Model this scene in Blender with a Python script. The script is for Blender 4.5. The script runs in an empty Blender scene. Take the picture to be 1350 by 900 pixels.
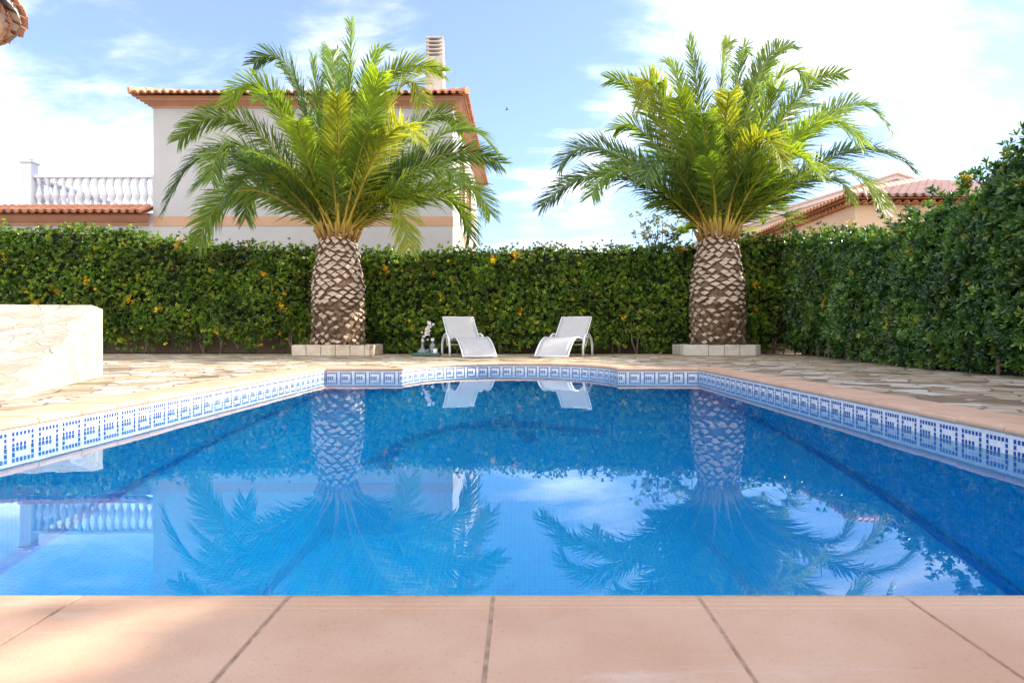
import bpy, math, random
import numpy as np
from mathutils import Vector, Matrix, noise as mnoise
rng = np.random.default_rng(7)
random.seed(7)
S = bpy.context.scene
COL = S.collection
R = math.radians
CAMZ, F, VX, VY = 0.44, 900.0, 688.0, 441.0
WATER = -0.14
FLOOR = -2.2
def at(px, py, d):
    """photo pixel (1350x900) at distance d -> point of the place"""
    return Vector(((px-VX)/F*d, d, CAMZ-(py-VY)/F*d))

# ------------------------------------------------------------------ helpers
def tag(o, label=None, cat=None, group=None, kind=None):
    if label: o['label'] = label
    if cat: o['category'] = cat
    if group: o['group'] = group
    if kind: o['kind'] = kind
    return o
def empty(name, loc=(0,0,0), label=None, cat=None, group=None):
    o = bpy.data.objects.new(name, None); COL.objects.link(o)
    o.location = loc; o.empty_display_size = .1
    return tag(o, label, cat, group)
def root_of(o):
    while o.parent: o = o.parent
    return o
def copy_tree(o, parent=None):
    c = o.copy(); COL.objects.link(c); c.parent = parent
    for ch in list(o.children): copy_tree(ch, c)
    return c
class MB:
    def __init__(s): s.v=[]; s.f=[]; s.m=[]
    def add(s, vs, fs, m=0):
        b=len(s.v); s.v += [tuple(v) for v in vs]
        for f in fs: s.f.append(tuple(b+i for i in f)); s.m.append(m)
        return s
    def box(s, c, d, m=0, rz=0, bev=0):
        hx,hy,hz = d[0]/2,d[1]/2,d[2]/2
        b=min(bev, hx*.9, hy*.9, hz*.9)
        vs=[];fs=[]
        if b<=0:
            for z in(-hz,hz):
                for x,y in((-hx,-hy),(hx,-hy),(hx,hy),(-hx,hy)): vs.append((x,y,z))
            fs=[(3,2,1,0),(4,5,6,7)]+[(i,(i+1)%4,4+(i+1)%4,4+i) for i in range(4)]
        else:
            def ring(z,i):
                x,y=hx-i,hy-i
                return [(-x+b,-y,z),(x-b,-y,z),(x,-y+b,z),(x,y-b,z),(x-b,y,z),(-x+b,y,z),(-x,y-b,z),(-x,-y+b,z)] if i==0 else [(-x,-y,z),(x,-y,z),(x,-y,z),(x,y,z),(x,y,z),(-x,y,z),(-x,y,z),(-x,-y,z)]
            for z,i in((-hz,b),(-hz+b,0),(hz-b,0),(hz,b)): vs+=ring(z,i)
            for k in range(3):
                for i in range(8): fs.append((8*k+i,8*k+(i+1)%8,8*k+8+(i+1)%8,8*k+8+i))
            fs.append((24,26,28,30)); fs.append((6,4,2,0))
        cs,sn=math.cos(rz),math.sin(rz)
        return s.add([(c[0]+x*cs-y*sn,c[1]+x*sn+y*cs,c[2]+z) for x,y,z in vs],fs,m)
    def tube(s, pts, rad, n=8, m=0, caps=True, flat=1.0):
        pts=[Vector(p) for p in pts]
        if not hasattr(rad,'__len__'): rad=[rad]*len(pts)
        vs=[];ref=None
        for i,p in enumerate(pts):
            t=(pts[min(i+1,len(pts)-1)]-pts[max(i-1,0)])
            t=t.normalized() if t.length>1e-9 else Vector((0,0,1))
            if ref is None: ref=Vector((0,0,1)) if abs(t.z)<.9 else Vector((1,0,0))
            a=t.cross(ref)
            if a.length<1e-5: a=t.orthogonal()
            a.normalize(); b=a.cross(t).normalized(); ref=b
            for k in range(n):
                q=2*math.pi*k/n
                vs.append(p+a*math.cos(q)*rad[i]+b*math.sin(q)*rad[i]*flat)
        fs=[(i*n+k,i*n+(k+1)%n,(i+1)*n+(k+1)%n,(i+1)*n+k) for i in range(len(pts)-1) for k in range(n)]
        if caps: fs.append(tuple(range(n-1,-1,-1))); fs.append(tuple((len(pts)-1)*n+k for k in range(n)))
        return s.add(vs,fs,m)
    def lathe(s, c, prof, n=16, m=0, ax=1):
        vs=[(c[0]+r*math.cos(2*math.pi*k/n),c[1]+r*math.sin(2*math.pi*k/n),c[2]+z) for r,z in prof for k in range(n)]
        fs=[(i*n+k,i*n+(k+1)%n,(i+1)*n+(k+1)%n,(i+1)*n+k) for i in range(len(prof)-1) for k in range(n)]
        return s.add(vs,fs,m)
    def build(s, name, mats, parent=None, loc=None, smooth=False, solid=0):
        me=bpy.data.meshes.new(name)
        off = Vector(root_of(parent).location) if parent else Vector(loc or (0,0,0))
        me.from_pydata([(v[0]-off.x,v[1]-off.y,v[2]-off.z) for v in s.v],[],s.f)
        if not isinstance(mats,(list,tuple)): mats=[mats]
        for m in mats: me.materials.append(m)
        me.polygons.foreach_set('material_index', s.m)
        if smooth: me.polygons.foreach_set('use_smooth',[True]*len(s.f))
        me.update()
        o=bpy.data.objects.new(name,me); COL.objects.link(o)
        if parent: o.parent=parent
        else: o.location=off
        if solid:
            md=o.modifiers.new('s','SOLIDIFY'); md.thickness=solid; md.offset=-1
        return o
def npmesh(name, V, Fc, mat, parent=None, col=None, tri=False, smooth=False):
    """V (n,3), Fc (m,k)"""
    me=bpy.data.meshes.new(name)
    off=np.array(root_of(parent).location) if parent else np.zeros(3)
    V=np.asarray(V,dtype=np.float32)-off.astype(np.float32)
    k=Fc.shape[1]; m=len(Fc)
    me.vertices.add(len(V)); me.vertices.foreach_set('co',V.ravel())
    me.loops.add(m*k); me.loops.foreach_set('vertex_index',Fc.astype(np.int32).ravel())
    me.polygons.add(m); me.polygons.foreach_set('loop_start',np.arange(0,m*k,k,dtype=np.int32))
    me.update(calc_edges=True)
    if smooth: me.polygons.foreach_set('use_smooth',np.ones(m,dtype=bool))
    me.materials.append(mat)
    if col is not None:
        a=me.color_attributes.new('tint','FLOAT_COLOR','POINT')
        c=np.ones((len(V),4),dtype=np.float32); c[:,:3]=col
        a.data.foreach_set('color',c.ravel())
    me.validate()
    o=bpy.data.objects.new(name,me); COL.objects.link(o)
    if parent: o.parent=parent
    return o

# ------------------------------------------------------------------ materials
def nodes(m):
    m.use_nodes=True; nt=m.node_tree; nt.nodes.clear()
    return nt, nt.nodes, nt.links
def N(nt,t,**kw):
    n=nt.nodes.new(t)
    for k,v in kw.items(): setattr(n,k,v)
    return n
def ramp(nt, stops, interp='LINEAR'):
    r=nt.nodes.new('ShaderNodeValToRGB'); r.color_ramp.interpolation=interp
    e=r.color_ramp.elements
    while len(e)<len(stops): e.new(.5)
    for i,(p,c) in enumerate(stops):
        e[i].position=p; e[i].color=(c[0],c[1],c[2],1) if hasattr(c,'__len__') else (c,c,c,1)
    return r
def noise_n(nt, vec, scale, detail=4, rough=.55, dist=0):
    n=nt.nodes.new('ShaderNodeTexNoise'); n.inputs['Scale'].default_value=scale
    n.inputs['Detail'].default_value=detail; n.inputs['Roughness'].default_value=rough; n.inputs['Distortion'].default_value=dist
    nt.links.new(vec,n.inputs['Vector']); return n
def mat(name, c1, c2=None, rough=.7, scale=3, bump=.2, bscale=40, bdist=.004, spec=.4, metal=0, detail=5, lo=.35, hi=.65, c3=None, mscale=.6, stretch=None, c3r=(.5,.68), speck=None):
    m=bpy.data.materials.new(name); nt,ns,lk=nodes(m)
    out=N(nt,'ShaderNodeOutputMaterial'); b=N(nt,'ShaderNodeBsdfPrincipled'); lk.new(b.outputs[0],out.inputs[0])
    tc=N(nt,'ShaderNodeTexCoord').outputs['Object']
    b.inputs['Roughness'].default_value=rough; b.inputs['Metallic'].default_value=metal; b.inputs['Specular IOR Level'].default_value=spec
    if c2 is None: c2=tuple(x*.82 for x in c1)
    n1=noise_n(nt,tc,scale,detail); r=ramp(nt,[(lo,c1),(hi,c2)]); lk.new(n1.outputs['Fac'],r.inputs[0])
    src=r.outputs[0]
    if c3:
        v3=tc
        if stretch:
            mp=N(nt,'ShaderNodeMapping'); mp.inputs['Scale'].default_value=stretch; lk.new(tc,mp.inputs[0]); v3=mp.outputs[0]
        n3=noise_n(nt,v3,mscale,6,.65,.5); r3=ramp(nt,[(c3r[0],0.0),(c3r[1],1.0)]); lk.new(n3.outputs['Fac'],r3.inputs[0])
        mx=N(nt,'ShaderNodeMix',data_type='RGBA'); lk.new(r3.outputs[0],mx.inputs[0]); lk.new(src,mx.inputs[6]); mx.inputs[7].default_value=(*c3,1); src=mx.outputs[2]
    if speck:
        n4=noise_n(nt,tc,speck,3,.7); r4=ramp(nt,[(.26,.80),(.42,1.0),(.62,1.0),(.74,1.08)]); lk.new(n4.outputs['Fac'],r4.inputs[0])
        mu=N(nt,'ShaderNodeMix',data_type='RGBA',blend_type='MULTIPLY'); mu.inputs[0].default_value=1; lk.new(src,mu.inputs[6]); lk.new(r4.outputs[0],mu.inputs[7]); src=mu.outputs[2]
    lk.new(src,b.inputs['Base Color'])
    if bump:
        n2=noise_n(nt,tc,bscale,6,.6); bp=N(nt,'ShaderNodeBump'); bp.inputs['Strength'].default_value=bump; bp.inputs['Distance'].default_value=bdist
        lk.new(n2.outputs['Fac'],bp.inputs['Height']); lk.new(bp.outputs[0],b.inputs['Normal'])
    return m
def leafmat(name, trans=.35, rough=.4, tint=(1.25,1.2,.5), spec=.5):
    m=bpy.data.materials.new(name); nt,ns,lk=nodes(m)
    out=N(nt,'ShaderNodeOutputMaterial'); b=N(nt,'ShaderNodeBsdfPrincipled')
    a=N(nt,'ShaderNodeAttribute',attribute_name='tint')
    lk.new(a.outputs['Color'],b.inputs['Base Color']); b.inputs['Roughness'].default_value=rough; b.inputs['Specular IOR Level'].default_value=spec
    t=N(nt,'ShaderNodeBsdfTranslucent'); mu=N(nt,'ShaderNodeMix',data_type='RGBA',blend_type='MULTIPLY'); mu.inputs[0].default_value=1
    lk.new(a.outputs['Color'],mu.inputs[6]); mu.inputs[7].default_value=(*[x*1.5 for x in tint],1); lk.new(mu.outputs[2],t.inputs[0])
    mx=N(nt,'ShaderNodeMixShader'); mx.inputs[0].default_value=trans
    lk.new(b.outputs[0],mx.inputs[1]); lk.new(t.outputs[0],mx.inputs[2]); lk.new(mx.outputs[0],out.inputs[0])
    return m
def stone_mat(name, scale=3.7, cols=None, joint=(.19,.14,.09), bump=.8, dist=.012, jw=.045):
    m=bpy.data.materials.new(name); nt,ns,lk=nodes(m)
    out=N(nt,'ShaderNodeOutputMaterial'); b=N(nt,'ShaderNodeBsdfPrincipled'); lk.new(b.outputs[0],out.inputs[0])
    tc=N(nt,'ShaderNodeTexCoord').outputs['Object']
    nd=noise_n(nt,tc,1.7,2); sc=N(nt,'ShaderNodeVectorMath',operation='SCALE'); sc.inputs['Scale'].default_value=.22; lk.new(nd.outputs['Color'],sc.inputs[0])
    ad=N(nt,'ShaderNodeVectorMath'); lk.new(tc,ad.inputs[0]); lk.new(sc.outputs[0],ad.inputs[1])
    v1=N(nt,'ShaderNodeTexVoronoi',feature='F1'); v2=N(nt,'ShaderNodeTexVoronoi',feature='DISTANCE_TO_EDGE')
    for v in(v1,v2): v.inputs['Scale'].default_value=scale; lk.new(ad.outputs[0],v.inputs['Vector'])
    cols=cols or [(0,(.20,.125,.065)),(.2,(.40,.30,.18)),(.42,(.54,.43,.29)),(.6,(.42,.31,.19)),(.78,(.62,.53,.40)),(1,(.68,.62,.52))]
    sx=N(nt,'ShaderNodeSeparateColor'); lk.new(v1.outputs['Color'],sx.inputs[0])
    rp=ramp(nt,cols); lk.new(sx.outputs[0],rp.inputs[0])
    n1=noise_n(nt,tc,6,7,.65); r1=ramp(nt,[(.3,.72),(.7,1.15)]); lk.new(n1.outputs['Fac'],r1.inputs[0])
    mu=N(nt,'ShaderNodeMix',data_type='RGBA',blend_type='MULTIPLY'); mu.inputs[0].default_value=1; lk.new(rp.outputs[0],mu.inputs[6]); lk.new(r1.outputs[0],mu.inputs[7])
    rj=ramp(nt,[(jw*.35,0.0),(jw,1.0)]); lk.new(v2.outputs['Distance'],rj.inputs[0])
    mj=N(nt,'ShaderNodeMix',data_type='RGBA'); lk.new(rj.outputs[0],mj.inputs[0]); mj.inputs[6].default_value=(*joint,1); lk.new(mu.outputs[2],mj.inputs[7])
    lk.new(mj.outputs[2],b.inputs['Base Color']); b.inputs['Roughness'].default_value=.62; b.inputs['Specular IOR Level'].default_value=.35
    n2=noise_n(nt,tc,11,7,.6); ml=N(nt,'ShaderNodeMath',operation='MULTIPLY_ADD'); lk.new(n2.outputs['Fac'],ml.inputs[0]); ml.inputs[1].default_value=.55; lk.new(rj.outputs[0],ml.inputs[2])
    bp=N(nt,'ShaderNodeBump'); bp.inputs['Strength'].default_value=bump; bp.inputs['Distance'].default_value=dist
    lk.new(ml.outputs[0],bp.inputs['Height']); lk.new(bp.outputs[0],b.inputs['Normal'])
    return m
def mosaic_mat(name, c1, c2, grout, cell=.025, rough=.25, gw=.08):
    """square glass tesserae on a grout bed; grid in all three axes of the object"""
    m=bpy.data.materials.new(name); nt,ns,lk=nodes(m)
    out=N(nt,'ShaderNodeOutputMaterial'); b=N(nt,'ShaderNodeBsdfPrincipled'); lk.new(b.outputs[0],out.inputs[0])
    tc=N(nt,'ShaderNodeTexCoord').outputs['UV']
    sc=N(nt,'ShaderNodeVectorMath',operation='SCALE'); sc.inputs['Scale'].default_value=1/cell; lk.new(tc,sc.inputs[0])
    fl=N(nt,'ShaderNodeVectorMath',operation='FLOOR'); lk.new(sc.outputs[0],fl.inputs[0])
    fr=N(nt,'ShaderNodeVectorMath',operation='FRACTION'); lk.new(sc.outputs[0],fr.inputs[0])
    wn=N(nt,'ShaderNodeTexWhiteNoise',noise_dimensions='3D'); lk.new(fl.outputs[0],wn.inputs['Vector'])
    mx=N(nt,'ShaderNodeMix',data_type='RGBA'); lk.new(wn.outputs['Value'],mx.inputs[0]); mx.inputs[6].default_value=(*c1,1); mx.inputs[7].default_value=(*c2,1)
    sp=N(nt,'ShaderNodeSeparateXYZ'); lk.new(fr.outputs[0],sp.inputs[0])
    g=[]
    for k in(0,1):
        a=N(nt,'ShaderNodeMath',operation='SUBTRACT'); lk.new(sp.outputs[k],a.inputs[0]); a.inputs[1].default_value=.5
        c=N(nt,'ShaderNodeMath',operation='ABSOLUTE'); lk.new(a.outputs[0],c.inputs[0]); g.append(c)
    mm=N(nt,'ShaderNodeMath',operation='MAXIMUM'); lk.new(g[0].outputs[0],mm.inputs[0]); lk.new(g[1].outputs[0],mm.inputs[1])
    gt=N(nt,'ShaderNodeMath',operation='GREATER_THAN'); lk.new(mm.outputs[0],gt.inputs[0]); gt.inputs[1].default_value=.5-gw
    m2=N(nt,'ShaderNodeMix',data_type='RGBA'); lk.new(gt.outputs[0],m2.inputs[0]); lk.new(mx.outputs[2],m2.inputs[6]); m2.inputs[7].default_value=(*grout,1)
    lk.new(m2.outputs[2],b.inputs['Base Color']); b.inputs['Roughness'].default_value=rough; b.inputs['Specular IOR Level'].default_value=.4
    return m
M={}
M['stone']=stone_mat('flagstone')
M['clad']=stone_mat('stone_cladding',5.0,[(0,(.45,.38,.27)),(.25,(.49,.42,.31)),(.6,(.53,.47,.37)),(1,(.56,.51,.42))],(.43,.35,.25),.8,.012,.025)
M['terra_cope']=mat('coping_clay',(.57,.335,.205),(.65,.415,.275),.62,4,.7,170,.0016,.35,c3=(.70,.58,.50),mscale=1.3,stretch=(1.1,7,1),c3r=(.60,.82),speck=120)
M['grout']=mat('grout',(.52,.38,.27),(.32,.21,.14),.95,45,.8,160,.003)
M['blue_tile']=mosaic_mat('blue_mosaic',(.002,.45,.97),(.003,.56,.98),(.06,.70,.98),.028,gw=.05)
M['white_tile']=mosaic_mat('white_mosaic',(.70,.70,.68),(.80,.79,.77),(.68,.67,.65),.0275,gw=.05)
M['cobalt']=mat('cobalt_tessera',(.018,.05,.26),(.03,.085,.38),.2,60,0,spec=.6)
M['edge_shade']=mat('edge_shade_blue',(.003,.16,.60),(.003,.2,.68),.3,30,0)
M['dolphin_dark']=mat('dolphin_dark',(.004,.29,.68),(.006,.33,.72),.3,30,0)
M['dolphin_teal']=mat('dolphin_teal',(.03,.55,.80),(.03,.5,.78),.3,30,0)
M['render_grey']=mat('render_wall',(.55,.53,.53),(.51,.49,.49),.85,1.2,.5,45,.006,c3=(.50,.48,.475),mscale=.35)
M['peach_band']=mat('peach_band',(.60,.36,.235),(.56,.33,.21),.85,2,.3,45,.004)
M['cornice']=mat('terracotta_cornice',(.60,.30,.195),(.54,.26,.165),.8,2,.2,40,.003)
M['tile']=mat('clay_tile',(.62,.24,.12),(.70,.37,.22),.75,3.2,.5,30,.008,c3=(.46,.22,.13),mscale=2.2)
M['tile_red']=mat('clay_tile_red',(.50,.30,.25),(.58,.41,.35),.75,3,.4,30,.008)
M['tile_pale']=mat('ridge_tile',(.70,.52,.40),(.6,.42,.3),.8,3,.4,30,.008)
M['peach']=mat('peach_render',(.80,.56,.40),(.76,.52,.36),.85,1.5,.4,50,.004)
M['white']=mat('white_paint',(.78,.79,.82),(.72,.73,.76),.6,2,.15,60,.002)
M['white_frame']=mat('white_metal',(.80,.80,.80),(.74,.74,.75),.35,4,.05,60,.0005,.5)
M['chim']=mat('chimney_render',(.60,.58,.55),(.5,.47,.44),.9,5,.6,30,.008,c3=(.42,.39,.36),mscale=3)
M['dark']=mat('dark_metal',(.06,.06,.06),(.09,.08,.08),.5,4,0)
M['glass_dark']=mat('window_dark',(.04,.05,.06),(.05,.06,.08),.1,2,0,spec=.8)
M['fabric']=mat('sling_fabric',(.52,.50,.50),(.48,.46,.46),.8,8,.5,350,.0015)
M['bark']=mat('palm_fibre',(.27,.175,.11),(.14,.085,.05),.95,9,.9,60,.02)
M['scar']=mat('leaf_base_cut',(.62,.49,.39),(.46,.33,.24),.85,14,.7,60,.008,lo=.3,hi=.7)
M['scar_grey']=mat('leaf_base_weathered',(.54,.42,.32),(.34,.24,.17),.9,12,.8,50,.01,lo=.3,hi=.7)
M['stem']=mat('woody_stem',(.20,.145,.10),(.13,.09,.06),.9,8,.5,50,.006)
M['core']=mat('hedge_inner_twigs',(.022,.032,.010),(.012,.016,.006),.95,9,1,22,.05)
M['block']=mat('planter_block',(.56,.46,.34),(.62,.54,.44),.85,5,.6,40,.006,c3=(.44,.30,.18),mscale=3)
M['block_grey']=mat('planter_block_pale',(.52,.47,.41),(.60,.56,.50),.85,5,.6,40,.006,c3=(.42,.35,.28),mscale=3)
M['soil']=mat('soil',(.09,.06,.04),(.05,.035,.025),.95,9,.8,40,.02)
M['wallbrown']=mat('boundary_wall',(.40,.27,.20),(.32,.21,.15),.9,2,.4,40,.006,c3=(.25,.17,.13),mscale=1.2)
M['ground']=mat('dry_ground',(.26,.21,.14),(.17,.17,.09),.95,.8,.5,8,.05)
M['tray']=mat('tray_green',(.045,.105,.085),(.06,.13,.10),.5,6,.1,50,.001)
M['candle']=mat('pale_ceramic',(.72,.74,.74),(.66,.7,.7),.4,6,0)
M['petal']=mat('petal',(.80,.66,.67),(.86,.80,.80),.7,30,0)
M['leaf']=leafmat('hedge_leaf',.25,.33,spec=.6)
M['palmleaf']=leafmat('palm_leaflet',.42,.38,(1.35,1.2,.4))
M['bird']=mat('bird_feather',(.05,.05,.05),(.07,.07,.07),.8,5,0)
def petiole_mat():
    m=bpy.data.materials.new('palm_petiole'); nt,ns,lk=nodes(m)
    out=N(nt,'ShaderNodeOutputMaterial'); b=N(nt,'ShaderNodeBsdfPrincipled'); a=N(nt,'ShaderNodeAttribute',attribute_name='tint')
    lk.new(a.outputs['Color'],b.inputs['Base Color']); b.inputs['Roughness'].default_value=.45; lk.new(b.outputs[0],out.inputs[0]); return m
def glass_mat(name,col,rough=.02,ior=1.45):
    m=bpy.data.materials.new(name); nt,ns,lk=nodes(m)
    out=N(nt,'ShaderNodeOutputMaterial'); b=N(nt,'ShaderNodeBsdfPrincipled'); b.inputs['Base Color'].default_value=(*col,1)
    b.inputs['Transmission Weight'].default_value=.9; b.inputs['Roughness'].default_value=rough; b.inputs['IOR'].default_value=ior
    lk.new(b.outputs[0],out.inputs[0]); return m
M['glass']=glass_mat('clear_glass',(.85,.95,.97))
def water_mat():
    m=bpy.data.materials.new('pool_water'); nt,ns,lk=nodes(m)
    out=N(nt,'ShaderNodeOutputMaterial')
    rf=N(nt,'ShaderNodeBsdfRefraction'); rf.inputs['IOR'].default_value=1.33; rf.inputs['Roughness'].default_value=0; rf.inputs['Color'].default_value=(.62,.98,1,1)
    gl=N(nt,'ShaderNodeBsdfGlossy'); gl.inputs['Roughness'].default_value=0; gl.inputs['Color'].default_value=(.84,.96,1,1)
    fr=N(nt,'ShaderNodeFresnel'); fr.inputs['IOR'].default_value=1.33
    tr=N(nt,'ShaderNodeBsdfTransparent'); tr.inputs['Color'].default_value=(.70,.98,1,1)
    m0=N(nt,'ShaderNodeMixShader'); m0.inputs[0].default_value=.34; lk.new(rf.outputs[0],m0.inputs[1]); lk.new(tr.outputs[0],m0.inputs[2])
    mx=N(nt,'ShaderNodeMixShader'); lk.new(fr.outputs[0],mx.inputs[0]); lk.new(m0.outputs[0],mx.inputs[1]); lk.new(gl.outputs[0],mx.inputs[2]); lk.new(mx.outputs[0],out.inputs[0])
    tc=N(nt,'ShaderNodeTexCoord').outputs['Object']
    n=noise_n(nt,tc,2.2,2,.5); n2=noise_n(nt,tc,9,1,.5)
    mask=noise_n(nt,tc,.35,1,.5); rm=ramp(nt,[(.42,.15),(.62,1.0)]); lk.new(mask.outputs['Fac'],rm.inputs[0])
    ad=N(nt,'ShaderNodeMath',operation='MULTIPLY_ADD'); lk.new(n2.outputs['Fac'],ad.inputs[0]); ad.inputs[1].default_value=.16; lk.new(n.outputs['Fac'],ad.inputs[2])
    ml=N(nt,'ShaderNodeMath',operation='MULTIPLY'); lk.new(ad.outputs[0],ml.inputs[0]); lk.new(rm.outputs[0],ml.inputs[1])
    bp=N(nt,'ShaderNodeBump'); bp.inputs['Strength'].default_value=1; bp.inputs['Distance'].default_value=.0016
    lk.new(ml.outputs[0],bp.inputs['Height'])
    for x in(rf,gl,fr): lk.new(bp.outputs[0],x.inputs['Normal'])
    return m
M['water']=water_mat()
M['petiole']=petiole_mat()

# ------------------------------------------------------------------ pool outline
XL,XR,YN,YF=-2.62,2.36,1.165,9.08
BL,BR=(530-VX)/F*YF,(815-VX)/F*YF
BCX,BA,BB=(BL+BR)/2,(BR-BL)/2,1.62
corners=[(XL,YN),(XR,YN),(XR,YF),(BR,YF)]
nb=36
arc=[(BCX+BA*math.cos(math.pi*k/nb),YF+BB*math.sin(math.pi*k/nb)) for k in range(nb+1)]
outline=[(XL,YN),(XR,YN),(XR,YF)]+arc+[(XL,YF)]      # counter-clockwise, inside to the left
def offset(path,d):
    n=len(path);out=[]
    for i in range(n):
        p0,p,p1=Vector(path[i-1]),Vector(path[i]),Vector(path[(i+1)%n])
        e0=(p-p0).normalized(); e1=(p1-p).normalized()
        n0=Vector((e0.y,-e0.x)); n1=Vector((e1.y,-e1.x))
        b=(n0+n1).normalized(); k=1/max(.3,b.dot(n0))
        out.append((p.x+b.x*d*k,p.y+b.y*d*k))
    return out
CW=.345
# coping: clay tiles laid end to end, one profile swept along each
prof=[(CW,0),(.115,0),(.066,0),(.0635,-.0012),(.061,0),(.048,0),(.0455,-.0014),(.043,0),(.030,0),(.0275,-.0016),(.025,-.0004),(.008,-.002),(-.006,-.007),(-.014,-.016),(-.016,-.026),(-.013,-.036),(-.004,-.042),(.01,-.044),(.03,-.044)]
offs=[offset(outline,d) for d,z in prof]
def lerp(a,b,t): return (a[0]+(b[0]-a[0])*t,a[1]+(b[1]-a[1])*t)
cope=MB()
# groups of outline indices forming runs
ia=3; ib=3+nb
runs=[[0,1],[1,2],[2,3],list(range(ia,ib+1)),[ib,ib+1],[ib+1,0]]
for run in runs:
    lens=[0]
    for a,b in zip(run,run[1:]): lens.append(lens[-1]+math.dist(outline[a],outline[b]))
    L=lens[-1]; nt_=max(1,round(L/.366))
    def sect(s,mitre):
        s=min(max(s,0),L)
        for k in range(len(run)-1):
            if s<=lens[k+1]+1e-9: break
        t=(s-lens[k])/(lens[k+1]-lens[k])
        return [(*lerp(o[run[k]],o[run[k+1]],t),prof[j][1]) for j,o in enumerate(offs)]
    if run==[0,1]:
        # joints of the near coping where the photograph shows them
        xs=[-2.62-.0,-2.26,-1.89,-1.52,-1.13,(102-VX)/F*1.14,(378-VX)/F*1.14,(650-VX)/F*1.14,(923-VX)/F*1.14,(1197-VX)/F*1.14,1.01,1.38,1.75,2.12,2.36]
        cuts=[x-XL for x in xs]; cuts[0]=0;cuts[-1]=L
    else: cuts=[L*i/nt_ for i in range(nt_+1)]
    for a,b in zip(cuts,cuts[1:]):
        g=.003
        ss=[a+g,a+g+.0015]+([a+(b-a)*q for q in(.33,.66)])+[b-g-.0015,b-g]
        # straight runs need square-cut joints away from mitres
        rows=[]
        dz0=random.uniform(-.0012,.0012)
        for i,s in enumerate(ss):
            r=sect(s,0)
            if len(run)==2 and 0.02<s<L-.02:
                p=Vector(lerp(outline[run[0]],outline[run[1]],s/L)); e=(Vector(outline[run[1]])-Vector(outline[run[0]])).normalized(); nn=Vector((e.y,-e.x))
                t0=s; r=[]
                for d,z in prof:
                    # clamp against the mitre planes at both ends
                    r.append((p.x+nn.x*d,p.y+nn.y*d,z))
            dn=.0015 if i in(0,len(ss)-1) else 0
            rows.append([(x,y,z-dn+dz0) for x,y,z in r])
        n=len(prof); vs=[v for r in rows for v in r]
        fs=[(i*n+j,i*n+j+1,(i+1)*n+j+1,(i+1)*n+j) for i in range(len(rows)-1) for j in range(n-1)]
        fs+= [tuple(range(n)), tuple((len(rows)-1)*n+j for j in range(n-1,-1,-1))]
        cope.add(vs,fs,0)
# mortar bed under the tiles
o0,o1=offset(outline,.002),offset(outline,CW)
n=len(outline)
cope.add([(x,y,-.0035) for x,y in o0]+[(x,y,-.0035) for x,y in o1],[(i,n+i,n+(i+1)%n,(i+1)%n) for i in range(n)],1)
cope.add([(x,y,-.0035) for x,y in o0]+[(x,y,-.03) for x,y in o0],[(i,(i+1)%n,n+(i+1)%n,n+i) for i in range(n)],1)
o=cope.build('pool_coping',[M['terra_cope'],M['grout']]); tag(o,kind='structure')

# pool walls and floor (with UV in metres)
import bmesh
def uvquad(bm,uv,pts,uvs,mi=0):
    f=bm.faces.new([bm.verts.new(p) for p in pts]); f.material_index=mi
    for l,u in zip(f.loops,uvs): l[uv].uv=u
bm=bmesh.new(); uv=bm.loops.layers.uv.new('UV')
s=0; cell=.0275; BANDTOP=-.0595
zb=[-.03,-.2545,FLOOR]
for i in range(n):
    p,q=outline[i],outline[(i+1)%n]; L=math.dist(p,q)
    for k,mi in((0,1),(1,0)):
        z0,z1=zb[k],zb[k+1]
        uvquad(bm,uv,[(*p,z1),(*p,z0),(*q,z0),(*q,z1)],[(s,z1-BANDTOP),(s,z0-BANDTOP),(s+L,z0-BANDTOP),(s+L,z1-BANDTOP)],mi)
    s+=L
# floor as fan
vs=[bm.verts.new((x,y,FLOOR)) for x,y in outline]; f=bm.faces.new(vs); f.material_index=0
for l in f.loops: l[uv].uv=(l.vert.co.x,l.vert.co.y)
me=bpy.data.meshes.new('pool_basin'); bm.to_mesh(me); bm.free(); me.materials.append(M['blue_tile']); me.materials.append(M['white_tile'])
basin=bpy.data.objects.new('pool_basin',me); COL.objects.link(basin); tag(basin,kind='structure')
# cobalt key pattern: tesserae set 1.5 mm proud in the white band
pat=["111111","100001","101111","100001","111111"]
key=MB(); tot=s; nrep=round(tot/(7*cell)); pitch=tot/nrep; cc=pitch/7
cum=[0]
for i in range(n): cum.append(cum[-1]+math.dist(outline[i],outline[(i+1)%n]))
import bisect
def pos(s):
    s=s%tot; k=min(bisect.bisect_right(cum,s)-1,n-1); t=(s-cum[k])/(cum[k+1]-cum[k])
    p,q=Vector(outline[k]),Vector(outline[(k+1)%n]); e=(q-p).normalized()
    return p.lerp(q,t)+Vector((-e.y,e.x))*.0015
for rp in range(nrep):
    for r_,row in enumerate(pat):
        for c_,ch in enumerate(row):
            if ch=='0': continue
            s0=rp*pitch+c_*cc+.0045+random.uniform(-.0006,.0006); s1=s0+cc-.0095
            za=BANDTOP-r_*cell-.003; zb_=za-cell+.0065
            a,b=pos(s0),pos(s1)
            key.add([(a.x,a.y,zb_),(a.x,a.y,za),(b.x,b.y,za),(b.x,b.y,zb_)],[(0,1,2,3)])
o=key.build('key_pattern',M['cobalt'],parent=basin)
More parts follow.
